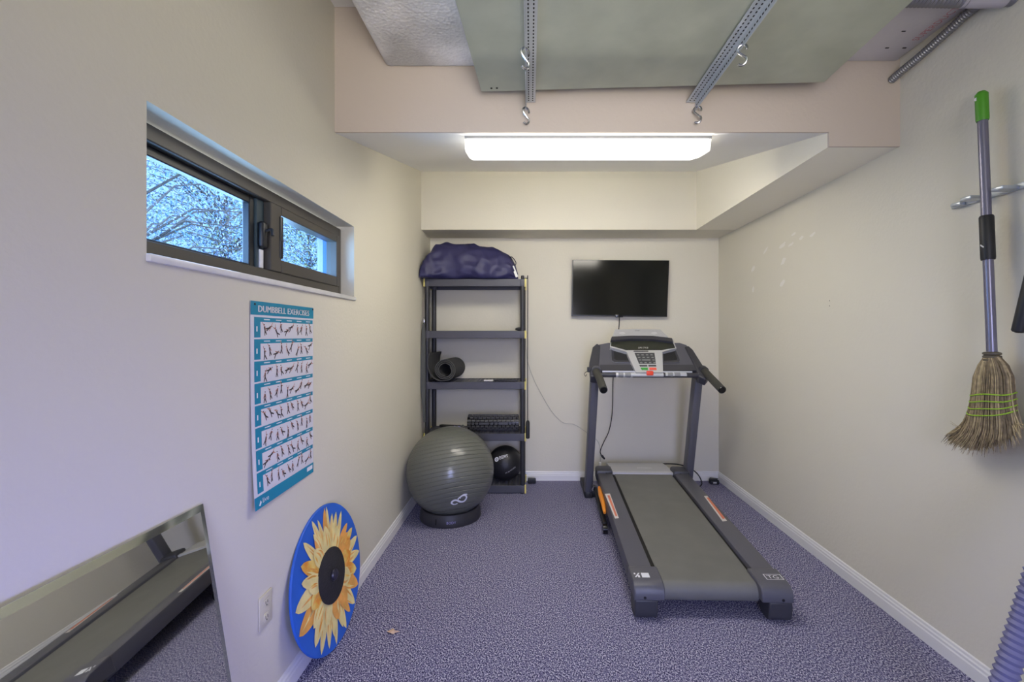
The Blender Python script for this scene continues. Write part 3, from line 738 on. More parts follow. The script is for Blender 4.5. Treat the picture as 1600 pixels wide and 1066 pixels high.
# ================================================================ treadmill
ang = .0325
tu = Vector((math.cos(ang), -math.sin(ang), 0)); tvv = Vector((math.sin(ang), math.cos(ang), 0)); tz = Vector((0, 0, 1)); to = Vector((.876, 2.185, 0))
def T(u, v, z): return to+tu*u+tvv*v+tz*z
tm = thing('treadmill', 'grey and black folding treadmill facing the television in the right half of the room', 'treadmill', (.9, 3.0, 0))
def tbox(mb, u0, v0, z0, u1, v1, z1, bev=0, slope=True):
    o = len(mb.v); mb.box((u0, v0, z0), (u1, v1, z1), bev, 2)
    return mb.tf(lambda p: T(p.x, p.y, p.z+(p.y*.043 if slope else 0)), o)
for sg in (-1, 1):
    rl_ = MB(); a, b = sorted((sg*.252, sg*.371)); tbox(rl_, a, .03, .072, b, 1.60, .168, .012)
    ro = build('side_rail', rl_, 'tm', tm)
    skp = [(945, 772), (953, 771.5), (967, 810), (961, 810.5)] if sg < 0 else [(1100, 775.5), (1105, 775), (1136, 814), (1129, 815)]
    p0 = T(0, 0, .1695); nn = (tz-tvv*.043).normalized()
    pts = [PP(x, y, p0, nn) for x, y in skp]
    stk = build('warning_sticker', MB().prism(pts, (0, 0, .0006)), 'sticker', ro, smooth=False)
    m1 = [pts[0].lerp(pts[1], t) for t in (.35, .8)]; m2 = [pts[3].lerp(pts[2], t) for t in (.35, .8)]
    if sg > 0: m1 = [pts[0].lerp(pts[1], t) for t in (.4, 1)]; m2 = [pts[3].lerp(pts[2], t) for t in (.4, 1)]
    build('red_band', MB().prism([m1[0].lerp(m2[0], .08), m1[1].lerp(m2[1], .08), m1[1].lerp(m2[1], .92), m1[0].lerp(m2[0], .92)], (0, 0, .0012)), 'sticker_r', stk, smooth=False)
    # rear end cap with foot
    ec = MB(); n = 8
    prof = [(.15, .172), (.06, .172), (.02, .170), (-.004, .160), (-.016, .142), (-.02, .12), (-.02, .098), (.15, .085)]
    a0, b0 = sorted((sg*.228, sg*.376))
    ec.add([T(a0, v, z+v*.043) for v, z in prof]+[T(b0, v, z+v*.043) for v, z in prof], [list(range(8))[::-1], [8+i for i in range(8)]]+[[i, (i+1) % 8, 8+(i+1) % 8, 8+i] for i in range(8)])
    eo = build('end_cap', ec, 'tm', tm)
    bmod = eo.modifiers.new('round', 'BEVEL'); bmod.width = .006; bmod.segments = 2; bmod.limit_method = 'ANGLE'
    a, b = sorted((sg*.262, sg*.372))
    fp = [(a, .0, .1), (b, .0, .1)]
    ff = MB(); lo = .018
    prof = [(.10, .100), (-.018, .100), (-.018, .045), (-.008, .012), (.012, .0), (.07, .0), (.09, .02)]
    k = len(prof); ff.add([T(a, v, z) for v, z in prof]+[T(b, v, z) for v, z in prof], [list(range(k))[::-1], [k+i for i in range(k)]]+[[i, (i+1) % k, k+(i+1) % k, k+i] for i in range(k)])
    fo_ = build('rear_foot', ff, 'tm_dark', tm)
    bmod = fo_.modifiers.new('round', 'BEVEL'); bmod.width = .008; bmod.segments = 2; bmod.limit_method = 'ANGLE'
    hb_ = MB(); c = T(sg*.325, -.0205, .112)
    hb_.tube([c+tvv*.004, c-tvv*.0012], .007, 10); build('bolt_hole', hb_, 'dark_slot', eo)
    lg = MB(); zt = .1732
    fn = (lambda sg: (lambda x, y: T(sg*.318+x, .045+y*.9, zt+.043*(.045+y))))(sg)
    def rect(x0, y0, x1, y1): lg.add([fn(x0, y0), fn(x1, y0), fn(x1, y1), fn(x0, y1)], [[0, 1, 2, 3]])
    if sg < 0:
        rect(-.006, 0, .032, .044)
        lg.add([fn(-.042, .002), fn(-.034, .002), fn(-.012, .042), fn(-.02, .042)], [[0, 1, 2, 3]]); rect(-.026, .0, -.016, .022); rect(-.042, .028, -.034, .042)
    else:
        for q in ((-.038, 0, .046, .004), (-.038, .048, .046, .052), (-.038, 0, -.034, .052), (.042, 0, .046, .052)): rect(*q)
        lg.text('TG.', .046, lambda x, y: fn(-.026+x*.9, .010+y))
    build('cap_logo', lg, 'logo', eo, smooth=False, fix=False)
    # front cap of the rail
    fc = MB(); tbox(fc, min(sg*.245, sg*.38), 1.53, .09, max(sg*.245, sg*.38), 1.66, .192, .02)
    fco = build('front_cap', fc, 'tm_dark', tm)
    c = T(sg*.30, 1.528, .160+1.53*.043)
    build('bolt_hole', MB().box(c-Vector((.006, .003, .012)), c+Vector((.006, .003, .012)), .002), 'dark_slot', fco)
# belt
bt = MB(); bu = .232
prof = [(1.56, .155+1.56*.043)]+[(v, .155+.043*v) for v in (1.2, .8, .4, .1)]
for i in range(0, 11):
    a = PI/2+PI*i/10; prof.append((.065+.045*math.cos(a), .11+.0475*math.sin(a)))
prof += [(.5, .0625+.014), (1.56, .0625+.04)]
k = len(prof); bt.add([T(-bu, v, z) for v, z in prof]+[T(bu, v, z) for v, z in prof], [[i, i+1, k+i+1, k+i] for i in range(k-1)])
build('belt', bt, 'belt', tm, fix=False)
build('deck', tbox(tbox(MB(), -.25, .11, .085, .25, 1.58, .145), -.2495, .12, .1, -.236, 1.56, .150), 'dark_slot', tm, smooth=False)
build('rear_roller', MB().tube([T(-.235, .065, .11), T(.235, .065, .11)], .043, 24), 'black', tm)
# motor hood
hd_ = MB(); prof = [(1.565, .05), (1.555, .222), (1.575, .231), (1.66, .237), (1.80, .231), (1.92, .212), (1.97, .16), (1.98, .05)]
k = len(prof); hd_.add([T(-.25, v, z) for v, z in prof]+[T(.25, v, z) for v, z in prof], [list(range(k))[::-1], [k+i for i in range(k)]]+[[i, (i+1) % k, k+(i+1) % k, k+i] for i in range(k)])
ho = build('motor_hood', hd_, 'lightgrey', tm)
build('silver_strip', MB().prism([T(-.25, 1.549, .222), T(-.25, 1.549, .236), T(-.25, 1.58, .238), T(-.25, 1.58, .222)], tu*.5), 'silver', ho, smooth=False)
fn = lambda x, y: T(x, 1.66+y*.9, .2375-y*.025)
build('hood_mark', MB().text('FITNESS', .035, lambda x, y: fn(x-.02, y+.01)), 'print_white', ho, smooth=False, fix=False)
# base frame, uprights
UB = [Vector((.492, 3.86, 0)), Vector((1.318, 3.845, 0))]; UT = [Vector((.512, 3.60, 1.06)), Vector((1.322, 3.585, 1.06))]
bf = MB()
bf.bar(UB[0]+Vector((0, -.01, .03)), UB[1]+Vector((0, -.01, .03)), .05, .06, side=(0, 1, 0), bev=.006)
for i in (0, 1): bf.bar(UB[i]+Vector((0, -.06, .028)), UB[i]+Vector((0, .33, .028)), .06, .054, bev=.006)
build('base_frame', bf, 'black', tm)
for i in (0, 1):
    up_ = build('upright', MB().bar(UB[i]+Vector((0, 0, .02)), UT[i], .062, .095, bev=.012), 'tm', tm)
    build('upright_foot', MB().box(UB[i]-Vector((.034, .055, 0)), UB[i]+Vector((.034, .055, .045)), .008), 'black', up_)
# gas strut and latch at the left side
lb = MB().bar(P(925, 765, 3.80)+Vector((.03, 0, 0)), T(-.388, .95, .052), .04, .03, side=(0, 0, 1), bev=.008)
ls = build('lift_strut', lb, 'black', tm)
build('wheel', MB().tube([T(-.405, .93, .033), T(-.375, .93, .033)], .033, 20), 'black_gloss', ls)
pt = smoothpath([T(-.379, 1.36, .175), T(-.386, 1.22, .170), T(-.384, 1.1, .155), T(-.386, .98, .125)])
build('latch_lever', MB().tube(pt, [.010+.007*math.sin(PI*i/(len(pt)-1)) for i in range(len(pt))], 10), 'orange', tm)
build('latch_spring', MB().tube([T(-.40, 1.50, .14), T(-.41, 1.52, .10)], .012, 10), 'chrome', tm)
# console
p0 = Vector((.93, 3.5, 1.085)); nC = Vector((0, -.60, .80)).normalized()       # tray plane
def con(pts, lift, th): return MB().prism([PP(x, y, p0+nC*lift, nC) for x, y in pts], -nC*th)
co = build('console_tray', con([(938, 579), (928, 572), (930, 545), (934, 538), (950, 535), (1062, 535), (1073, 538.5), (1080, 546), (1094, 572), (1096, 579)], 0, .045), 'tm', tm)
bmod = co.modifiers.new('round', 'BEVEL'); bmod.width = .012; bmod.segments = 3; bmod.limit_method = 'ANGLE'
for pts in ([(923, 588), (921, 566), (926, 542), (933, 536), (938, 540), (936, 570), (938, 590)], [(1076, 540), (1083, 546), (1109, 587), (1104, 593), (1092, 588), (1084, 568), (1070, 541)]):
    ao = build('console_arm', con(pts, .012, .07), 'tm_dark', tm)
    bmod = ao.modifiers.new('round', 'BEVEL'); bmod.width = .01; bmod.segments = 3; bmod.limit_method = 'ANGLE'
fl = build('console_lip', con([(938, 570), (1092, 570), (1096, 579), (936, 579)], .006, .04), 'tm_dark', tm, smooth=False)
hs = build('console_housing', con([(953, 542.5), (955, 527), (1051, 529), (1057, 544.5), (1035, 550), (1036, 582), (993.5, 582), (979, 550)], .028, .03), 'silver', tm, smooth=False)
build('screen', con([(954.5, 540.5), (955.5, 530), (965, 528.5), (1040, 529), (1050.5, 533), (1055, 543.5), (1034, 547), (978, 547)], .0295, .002), 'screen', hs, smooth=False)
rb_ = build('speaker_ridge', con([(954, 532), (956, 526), (985, 524.6), (1020, 524.9), (1050, 528.5), (1051.5, 534), (1020, 530.2), (985, 529.8)], .05, .03), 'tm_dark', hs)
tp = build('top_cover', con([(956.5, 527), (961, 515), (990, 514), (1032, 515), (1044, 527), (1020, 524.9), (985, 524.6)], .046, .03), 'lightgrey', hs, smooth=False)
build('speaker', MB().prism([PP(972+5*math.cos(a), 521+2*math.sin(a), p0+nC*.047, nC) for a in [2*PI*i/14 for i in range(14)]], nC*.001), 'silver', tp, smooth=False)
build('speaker', MB().prism([PP(1022+5*math.cos(a), 521+2*math.sin(a), p0+nC*.047, nC) for a in [2*PI*i/14 for i in range(14)]], nC*.001), 'silver', tp, smooth=False)
def ctext(mb, body, px, py, w, h, lift):
    e = 1.0
    mb.text(body, e, lambda x, y: PP(px+x*w, py-y*h, p0+nC*lift, nC), 'CENTER')
tx = MB(); ctext(tx, 'LIFE STYLE', 1005, 544.6, 3.4, 3.2, .0305); build('screen_badge', tx, 'silver', hs, smooth=False, fix=False)
tx = MB(); tx.prism([PP(x, y, p0+nC*.0285, nC) for x, y in ((990, 548.2), (1013, 548.2), (1013, 549.8), (990, 549.8))], nC*.0008); build('model_badge', tx, 'keypad', hs, smooth=False)
tx = MB(); ctext(tx, 'FITNESS', 996, 517.5, 2.2, 2, .0475); build('cover_badge', tx, 'keypad', tp, smooth=False, fix=False)
kp = build('keypad', con([(991.5, 551.5), (1022.5, 551.5), (1025, 568.5), (998.5, 568.5)], .0295, .002), 'keypad', hs, smooth=False)
ky = MB()
for r in range(4):
    for c in range(4):
        x = 995+r*1.6+c*7.0; y = 554+r*4
        if r == 2 and c in (1, 2): continue
        ky.prism([PP(px, py, p0+nC*.0297, nC) for px, py in ((x, y), (x+3.6, y), (x+4, y+1.5), (x+.4, y+1.5))], nC*.0012)
ky.prism([PP(px, py, p0+nC*.0297, nC) for px, py in ((1003, 561.8), (1016, 561.8), (1016.4, 563.6), (1003.5, 563.6))], nC*.0012)
build('key', ky, 'key', kp, smooth=False)
for pts, m_, nm_ in (([(999, 570.2), (1011, 570.2), (1011.5, 572.4), (1000, 572.4)], 'keypad', 'key_bar'), ([(1013, 570.2), (1025, 570.2), (1025.5, 572.4), (1013.5, 572.4)], 'keypad', 'key_bar'),
                     ([(1001, 574.6), (1012, 574.6), (1012.5, 578), (1003, 578)], 'green', 'start_button'), ([(1014.5, 574.6), (1025.5, 574.6), (1026, 578), (1015, 578)], 'red', 'stop_button')):
    build(nm_, con(pts, .031, .003), m_, hs, smooth=False)
for pts in ([(955, 546), (977, 550.5), (985.5, 566.5), (960, 566), (956, 563)], [(1036, 550.5), (1056, 547.5), (1062, 562), (1061, 566), (1036, 567)]):
    cx = sum(p[0] for p in pts)/len(pts); cy = sum(p[1] for p in pts)/len(pts)
    rim = [(cx+(x-cx)*1.16, cy+(y-cy)*1.16) for x, y in pts]; inn = pts; deep = [(cx+(x-cx)*.8+1.5*(1 if cx < 1000 else -1), cy+(y-cy)*.78-1.2) for x, y in pts]
    k = len(pts); h_ = MB()
    ring = [PP(x, y, p0+nC*.003, nC) for x, y in rim]; i1 = [PP(x, y, p0+nC*.008, nC) for x, y in inn]; i2 = [PP(x, y, p0+nC*.002, nC) for x, y in deep]
    h_.add(ring+i1+i2, [[i, (i+1) % k, k+(i+1) % k, k+i] for i in range(k)]); h_.use(1); h_.f += [[k+i, k+(i+1) % k, 2*k+(i+1) % k, 2*k+i] for i in range(k)]; h_.m += [1]*k
    ch = build('cup_holder', h_, ['tm', 'tm_dark'], tm, smooth=False)
    build('well', MB().poly([PP(x, y, p0+nC*.0022, nC) for x, y in deep]), 'black', ch, smooth=False)
# crossbar with pulse plates, grips
Yc = 3.47
cbz = [P(939, 586, Yc), P(1097, 587, Yc)]
cbo = build('crossbar', MB().tube(cbz, .018, 20), 'tm_dark', tm)
for a, b in ((962, 988), (1039, 1072)):
    pp = MB().tube([P(a, 586, Yc), P(b, 586.3, Yc)], .0187, 20); pl_ = build('pulse_plate', pp, 'silver', cbo)
    for c, d in ((a+3.5, a+11.5), (a+14, a+23)):
        build('pulse_pad', MB().tube([P(c, 586, Yc), P(d, 586.2, Yc)], .0193, 20), 'key', pl_)
build('label_sleeve', MB().tube([P(988, 586.1, Yc), P(1036, 586.4, Yc)], .0185, 20), 'silver', cbo)
build('silver_lip', MB().bar(P(941, 580.5, Yc+.01), P(1081, 581.3, Yc+.01), .011, .02, side=(0, 0, 1)), 'silver', cbo)
sk = build('safety_key', MB().box(P(1010.5, 587, Yc-.024), P(1020, 579.5, Yc+.0), .006, 2), 'clipred', cbo)
for i in (0, 1):
    x0 = (.512, 1.333)[i]
    pt = smoothpath([(x0, 3.53, 1.10), (x0+(-.004, .006)[i], 3.45, 1.075), (x0, 3.34, 1.045), (x0+(.0, .002)[i], 3.16, .985)])
    gr = build('grip', MB().tube(pt, [.033-.005*min(1, j/6) for j in range(len(pt))], 20), 'grip', tm)
    ep = pt[-1]; dr = (pt[-1]-pt[-2]).normalized()
    build('end_plug', MB().tube([ep-dr*.002, ep+dr*.004], [.0255, .022], 20), 'black_gloss', gr)
    cl = MB().tube([pt[2], pt[5]], [.037, .036], 20); build('collar', cl, 'tm' if i == 0 else 'tm_dark', gr)
ck = build('safety_clip', MB().box(P(918, 582, 3.5), P(924, 573.5, 3.53), .004).tube(smoothpath([P(918, 580, 3.5), P(913, 584, 3.5), P(915, 588, 3.5), P(917, 585, 3.5)]), .002, 6), 'black', tm)
pc = [P(1012, 727, 4.15), P(1035, 725, 4.16), P(1060, 726, 4.18), P(1078, 732, 4.17), P(1090, 741, 4.1), P(1096, 752, 4.05), PZ(1095, 759, .006), PZ(1085, 766, .006)]
build('power_cord', MB().tube(smoothpath(pc), .0055, 8), 'black', tm)

# surge plug in the far right corner
sp_ = thing('corner_adapter', 'small black and clear power adapter on the carpet in the far right corner', 'power adapter', (1.67, 4.18, 0))
build('casing', MB().box((1.645, 4.14, .002), (1.725, 4.19, .04), .006), 'black', sp_)
build('label_plate', MB().box((1.668, 4.138, .012), (1.70, 4.141, .026), .001), 'silver', sp_)
build('top_plate', MB().prism([(1.63, 4.15, .042), (1.70, 4.14, .050), (1.735, 4.19, .042), (1.66, 4.2, .046)], (0, 0, .004)), 'keypad', sp_)

# ================================================================ right wall: rack, broom, tool
XB = 1.70
rk = thing('tool_rack', 'grey metal strip rack screwed to the right wall holding the broom', 'tool rack', (XR, 1.7, 1.9))
zr = 1.906
build('rail', MB().box((XR-.014, 1.30, zr-.012), (XR-.001, 1.90, zr+.012), .003), 'galv2', rk)
for k, yy in enumerate((1.86, 1.775, 1.655, 1.57, 1.45)):
    j = MB().box((XR-.075 if k in (1, 2) else XR-.035, yy-.022, zr-.010), (XR-.012, yy+.022, zr+.004), .004)
    jo = build('jaw', j, 'galv2', rk)
    build('screw', MB().tube([(XR-.0145, yy+.032, zr), (XR-.018, yy+.032, zr)], .006, 10), 'dark_slot', jo)
br = thing('broom', 'corn broom with grey handle and green cap hanging upside from the rack', 'broom', (XB, 1.69, .95))
br['label'] = 'straw corn broom with grey metal handle and green cap hanging on the right wall rack'
pA, pB = PX(1533.5, 146, XB), PX(1550, 556, XB)
hdir = (pB-pA).normalized(); HL = (pB-pA).length
hp = lambda t: pA.lerp(pB, t)
build('handle', MB().tube([hp(.06), hp(1.0)], .0155, 20), 'broom_h', br)
cp = build('hanging_cap', MB().tube([hp(0)-hdir*.006, hp(.004), hp(.1), hp(.108)], [.012, .0195, .0195, .0175], 20), 'lime', br)
hc = hp(.022)+Vector((-.0175, 0.003, 0)); build('hang_hole', MB().tube([hc+Vector((-.0022, -.001, 0)), hc+Vector((.003, 0, 0))], .0065, 12), 'tag', cp)
gp = build('foam_grip', MB().tube([hp(.472), hp(.478), hp(.632), hp(.64)], [.019, .0215, .0215, .02], 20), 'black', br)
build('lint_mark', MB().prism([hp(.585)+Vector((-.0222, a, b)) for a, b in ((.004, .004), (-.008, -.006), (-.006, -.010), (.006, 0))], (.001, 0, 0)), 'tag', gp, smooth=False)
bi = MB(); b0 = hp(1.0)
for k in range(4):
    c = hp(.992+.012*k); bi.tube([c+Vector((.02*math.cos(a), .023*math.sin(a), 0)) for a in [2*PI*i/20 for i in range(20)]], .0055, 6, closed=True)
bi.tube([hp(.985), hp(1.04)], [.019, .022], 16)
build('binding', bi, 'bind', br)
Lc = [(1541, 556), (1525, 581), (1521, 611), (1515, 641), (1502, 666), (1478, 683)]
Rc = [(1560, 556), (1580, 579), (1584, 610), (1587, 641), (1591, 660), (1593, 673)]
Mc = [(1550.5, 556), (1552, 583), (1552, 613), (1549, 650), (1542, 678), (1530, 701)]
def strand_px(s, t):
    def at(c):
        f = t*(len(c)-1); i = min(int(f), len(c)-2); q = f-i
        p0_, p1_, p2_, p3_ = c[max(i-1, 0)], c[i], c[i+1], c[min(i+2, len(c)-1)]
        return [.5*(2*p1_[k]+(p2_[k]-p0_[k])*q+(2*p0_[k]-5*p1_[k]+4*p2_[k]-p3_[k])*q*q+(3*p1_[k]-p0_[k]-3*p2_[k]+p3_[k])*q**3) for k in (0, 1)]
    L, Mi, Rr = at(Lc), at(Mc), at(Rc)
    a, b, c = 2*(s-.5)*(s-1), 4*s*(1-s), 2*s*(s-.5)
    return [L[k]*a+Mi[k]*b+Rr[k]*c for k in (0, 1)]
def thick(t): return .020+.014*math.sin(PI*min(1, t*1.25))+.004*t
bs = MB()
for k in range(1500):
    s = random.random(); front = random.uniform(-1, 1); Lt = random.uniform(.86, 1.03) if random.random() < .93 else random.uniform(1.02, 1.10)
    env = math.sqrt(max(.05, 1-(2*s-1)**2)); pts = []; jit = random.gauss(0, .025)
    for i in range(8):
        t = Lt*i/7; px, py = strand_px(min(1.03, max(-.03, s+jit*t)), min(t, 1.0))
        v = PX(px, py, XB)
        if t > 1: v += Vector((0, .25*(t-1)*(.5-s)*1.5, -.35*(t-1)))
        v.x += -front*thick(min(t, 1))*env*(1 if front > 0 else .8)
        pts.append(v)
    bs.use(random.choice([0, 0, 1, 1, 2])); bs.tube(pts, [.0016]*6+[.0012, .0006], 3, cap=False)
for k in range(14):                                   # stray straws
    s = random.choice([random.uniform(0, .08), random.uniform(.9, 1)]); px, py = strand_px(s, .8); v = PX(px, py, XB-.01)
    d = Vector((random.uniform(-.02, .01), (.06 if s < .5 else -.035)*random.uniform(.5, 1), random.uniform(-.05, .02)))
    bs.use(2); bs.tube([v, v+d*.5+Vector((0, 0, -.006)), v+d], [.0012, .001, .0005], 3, cap=False)
core = MB()
vs = []; nn_ = 24
bo_ = build('bristles', bs, ['straw', 'straw_d', 'straw_l'], br, fix=False); bo_['kind'] = 'stuff'
cv = []; m_ = 12
for i in range(9):
    t = i/8*.9
    for j in range(m_):
        a = 2*PI*j/m_; s = .5+.47*math.cos(a); px, py = strand_px(s, t); v = PX(px, py, XB); v.x += -math.sin(a)*thick(t)*.75; cv.append(v)
build('bristle_core', MB().add(cv, [[i*m_+j, i*m_+(j+1) % m_, (i+1)*m_+(j+1) % m_, (i+1)*m_+j] for i in range(8) for j in range(m_)]+[list(range(m_))[::-1], [8*m_+j for j in range(m_)]]), 'straw_d', br)
for t in (.43, .49, .55, .61):
    pts = []
    for j in range(36):
        a = 2*PI*j/36; s = .5+.51*math.cos(a); px, py = strand_px(s, t+.012*math.sin(3*a)); v = PX(px, py, XB); e = math.sqrt(max(.02, 1-(2*s-1)**2)) if 0 < s < 1 else .1
        v.x += -math.copysign(1, math.sin(a))*abs(math.sin(a))*thick(t)*1.04; pts.append(v)
    build('stitching', MB().tube(pts, .0026, 6, closed=True), 'twine', br)
tl = thing('hanging_tool', 'black foam gripped tool handle hanging at the right edge beside the broom', 'tool handle', (1.70, 1.5, 1.3))
e0 = PX(1591, 519, 1.69); e1 = e0+Vector((.005, -.165, .75))
build('grip', MB().tube([e0, e0.lerp(e1, .006), e0.lerp(e1, .35), e0.lerp(e1, .36)], [.015, .019, .019, .016], 20), 'black', tl)
build('shaft', MB().tube([e0.lerp(e1, .35), e1], .0125, 16), 'broom_h', tl)
build('end_ring', MB().tube([e0-(e1-e0)*.003, e0.lerp(e1, .004)], [.010, .0155], 16), 'chrome', tl)

# ribbed hose leaning in the near right corner
a0 = Vector((1.372, 1.40, .03)); a1 = Vector((1.735, 1.40, 1.19)); pts = []; rr = []
n = 230
for i in range(n):
    t = i/(n-1); pts.append(a0.lerp(a1, t)); rr.append(.030+.0035*math.cos(i*PI/2*1.0))
tag(build('ribbed_hose', MB().tube(pts, rr, 16), 'hose'), 'lilac grey ribbed hose leaning on the right wall at the bottom right edge', 'hose')

# pale irregular dabs and two nail holes on the right wall
pa = MB()
for px, py, L, W_, an_ in ((1177, 420, 11, 4, 1.2), (1196, 392, 13, 3, 1.0), (1222, 384, 14, 5, .8), (1236, 382, 11, 3, .7), (1224, 408, 13, 5, 1.1), (1222, 443, 11, 6, 1.0), (1252, 372, 9, 4, .8), (1269, 367, 11, 4, .7), (1240, 366, 9, 3, .7), (1177, 452, 10, 3, 1.5)):
    pts = []
    for i in range(12):
        a = 2*PI*i/12; r = 1+random.uniform(-.25, .25); x, y = L/2*math.cos(a)*r, W_/2*math.sin(a)*r
        pts.append(PX(px+x*math.cos(an_)+y*math.sin(an_), py-x*math.sin(an_)+y*math.cos(an_), XR-.0008))
    pa.poly(pts)
so_ = struct('trim_5', pa, 'patch', smooth=False, fix=False); so_['label'] = 'pale dabs on the right wall'
nh = MB()
for px, py in ((1296, 470), (1296, 478)): nh.tube([PX(px, py, XR-.001), PX(px, py, XR-.001)+Vector((.003, 0, 0))], .0026, 8)
no = struct('trim_6', nh, 'dark_slot'); no['label'] = 'two small screw holes in the right wall'

# dry leaf on the carpet
lp = [(604, 987), (611, 984), (614, 982), (617, 985), (625, 987), (618, 989), (614, 991), (609, 989)]
c = PZ(614, 987, .006); pts = [PZ(x, y, .006+.004*math.sin(i*2)) for i, (x, y) in enumerate(lp)]
lfm = MB(); lfm.add([c+Vector((0, 0, .006))]+pts, [[0, i+1, (i+1) % 8+1] for i in range(8)])
tag(build('dry_leaf', lfm, 'dryleaf', fix=False), 'small dry tan leaf scrap on the carpet right of the sunflower board', 'leaf')

# ================================================================ overhead
# fluorescent fixture under the sloping ceiling
sl = (ZS1-ZS0)/(YS-BEAM); sn = Vector((0, -sl, 1)).normalized(); sy = Vector((0, 1, sl)).normalized()
lx0, lx1 = -.324, .902; l0 = Vector((0, 2.262, ZS0+(2.262-BEAM)*sl))
def lf_(x, a, d): return Vector((x, 0, 0))+l0+sy*a-sn*d
fx = thing('fluorescent_light', 'long white fluorescent light with a wraparound lens behind the ceiling beam', 'ceiling light', lf_(.29, .15, 0))
prof = [(0, .012), (0, .060), (.012, .070), (.15, .082), (.285, .078), (.30, .066), (.30, .012)]
def ext(x0, x1, prof, mb, endin=0):
    k = len(prof)
    mb.add([lf_(x0, a, d) for a, d in prof]+[lf_(x1, a, d) for a, d in prof], [[i, i+1, k+i+1, k+i] for i in range(k-1)]+[list(range(k))[::-1], [k+i for i in range(k)]])
m1 = MB(); ext(lx0+.012, lx1-.012, prof, m1); m1.m[4] = m1.m[5] = 1; build('lens', m1, ['lamp', 'lamp_side'], fx, smooth=False)
m1 = MB(); m1.prism([lf_(lx0, a, d) for a, d in ((-.008, 0), (.306, 0), (.306, .014), (-.008, .014))], (lx1-lx0, 0, 0)); build('tray', m1, 'keytray', fx, smooth=False)
for xa, xb in ((lx0, lx0+.012), (lx1-.012, lx1)):
    m1 = MB(); m1.prism([lf_(xa, a*1.01-.0015, d+.001) for a, d in prof], (xb-xa, 0, 0)); build('end_cap', m1, 'lamp_end', fx, smooth=False)

# ducts
fd = tag(build('foil_duct', MB().box((-.687, YF+.3, 2.649), (1.12, BEAM-.014, 2.90), .018, 3), 'foil'), 'foil faced insulated duct running along the ceiling above left', 'duct')
dA = Vector((-.222, 2.08, 2.483)); dB = Vector((1.300, 2.011, 2.487)); uu = (dB-dA); LL = uu.length; uu.normalize(); vv_ = Vector((-uu.y, uu.x, 0)).normalized()
md = thing('metal_duct', 'wide galvanized sheet metal duct hanging under the ceiling', 'duct', (dA+dB)/2)
def duct(mb, a0, a1, b0, b1, z0, z1):
    mb.add([dA+uu*a+vv_*b+Vector((0, 0, z)) for z in (z0, z1) for a, b in ((a0, b0), (a1, b0), (a1, b1), (a0, b1))], [[3, 2, 1, 0], [4, 5, 6, 7], [0, 1, 5, 4], [1, 2, 6, 5], [2, 3, 7, 6], [3, 0, 4, 7]])
m1 = MB(); duct(m1, 0, LL, -3.2, 0, 0, .155); build('sheet_body', m1, 'galv', md, smooth=False)
m1 = MB(); duct(m1, .002, .245, -3.2, -.002, -.0022, .001); build('lap_panel', m1, 'galv', md, smooth=False)
m1 = MB()
for a in (.05, .075): m1.tube([dA+uu*a+vv_*-.03+Vector((0, 0, -.004)), dA+uu*a+vv_*-.03+Vector((0, 0, .002))], .005, 8)
build('screw', m1, 'dark_slot', md)
db = thing('duct_board', 'white faced duct board beside the metal duct at the upper right', 'duct', (1.5, 1.6, 2.68))
build('panel', MB().box((1.24, YF+.3, 2.677), (1.752, BEAM-.014, 2.88), .008, 2), 'board', db)
tx = MB()
tx.text('SUPERDUCT R-6.0', .042, lambda x, y: Vector((1.72-y, 2.02-x*.9, 2.6763)))
build('red_print', tx, 'redprint', db, smooth=False, fix=False)
m1 = MB()
for px, py in ((1412, 49), (1386, 75), (1413, 75)): q = PZ(px, py, 2.676); m1.box(q-Vector((.008, .0025, .001)), q+Vector((.008, .0025, .001)))
build('staple', m1, 'dark_slot', db, smooth=False)

# flexible conduits
def ribs(pts, r, amp, n=14, per=3.0):
    out = smoothpath(pts, 1); Ltot = sum((out[i+1]-out[i]).length for i in range(len(out)-1)); k = int(Ltot/.0035)
    res = []; acc = [0]
    for i in range(len(out)-1): acc.append(acc[-1]+(out[i+1]-out[i]).length)
    for i in range(k):
        d = Ltot*i/(k-1); j = max(q for q in range(len(acc)-1) if acc[q] <= d+1e-9); t = (d-acc[j])/(acc[j+1]-acc[j]); res.append(out[j].lerp(out[j+1], min(1, t)))
    return MB().tube(res, [r+amp*math.cos(2*PI*i/per) for i in range(k)], n)
pth = smoothpath([(1.728, 2.172, 2.588), (1.73, 2.12, 2.597), (1.737, 2.02, 2.612), (1.742, 1.9, 2.635), (1.745, 1.78, 2.655), (1.747, 1.5, 2.657), (1.747, .8, 2.657)], 10)
tag(build('flexible_conduit', ribs(pth, .0165, .0018), 'conduit'), 'thin grey flexible conduit running along the top of the right wall', 'conduit')
cz = 2.604; cy = 1.664
c2 = thing('coupled_conduit', 'ribbed metal conduit with a plain coupling crossing above the top right', 'conduit', (1.55, cy, cz))
build('conduit_run', ribs([(1.32, cy, cz), (1.45, cy, cz), (1.595, cy, cz-.004)], .028, .003, 18, 4.0), 'conduit', c2)
build('conduit_run', ribs([(1.73, cy, cz-.002), (1.75, cy, cz), (1.771, cy, cz)], .026, .003, 18, 4.0), 'conduit', c2)
build('coupling', MB().tube([(1.575, cy, cz-.002), (1.735, cy, cz-.002)], .031, 24), 'sleeve', c2)

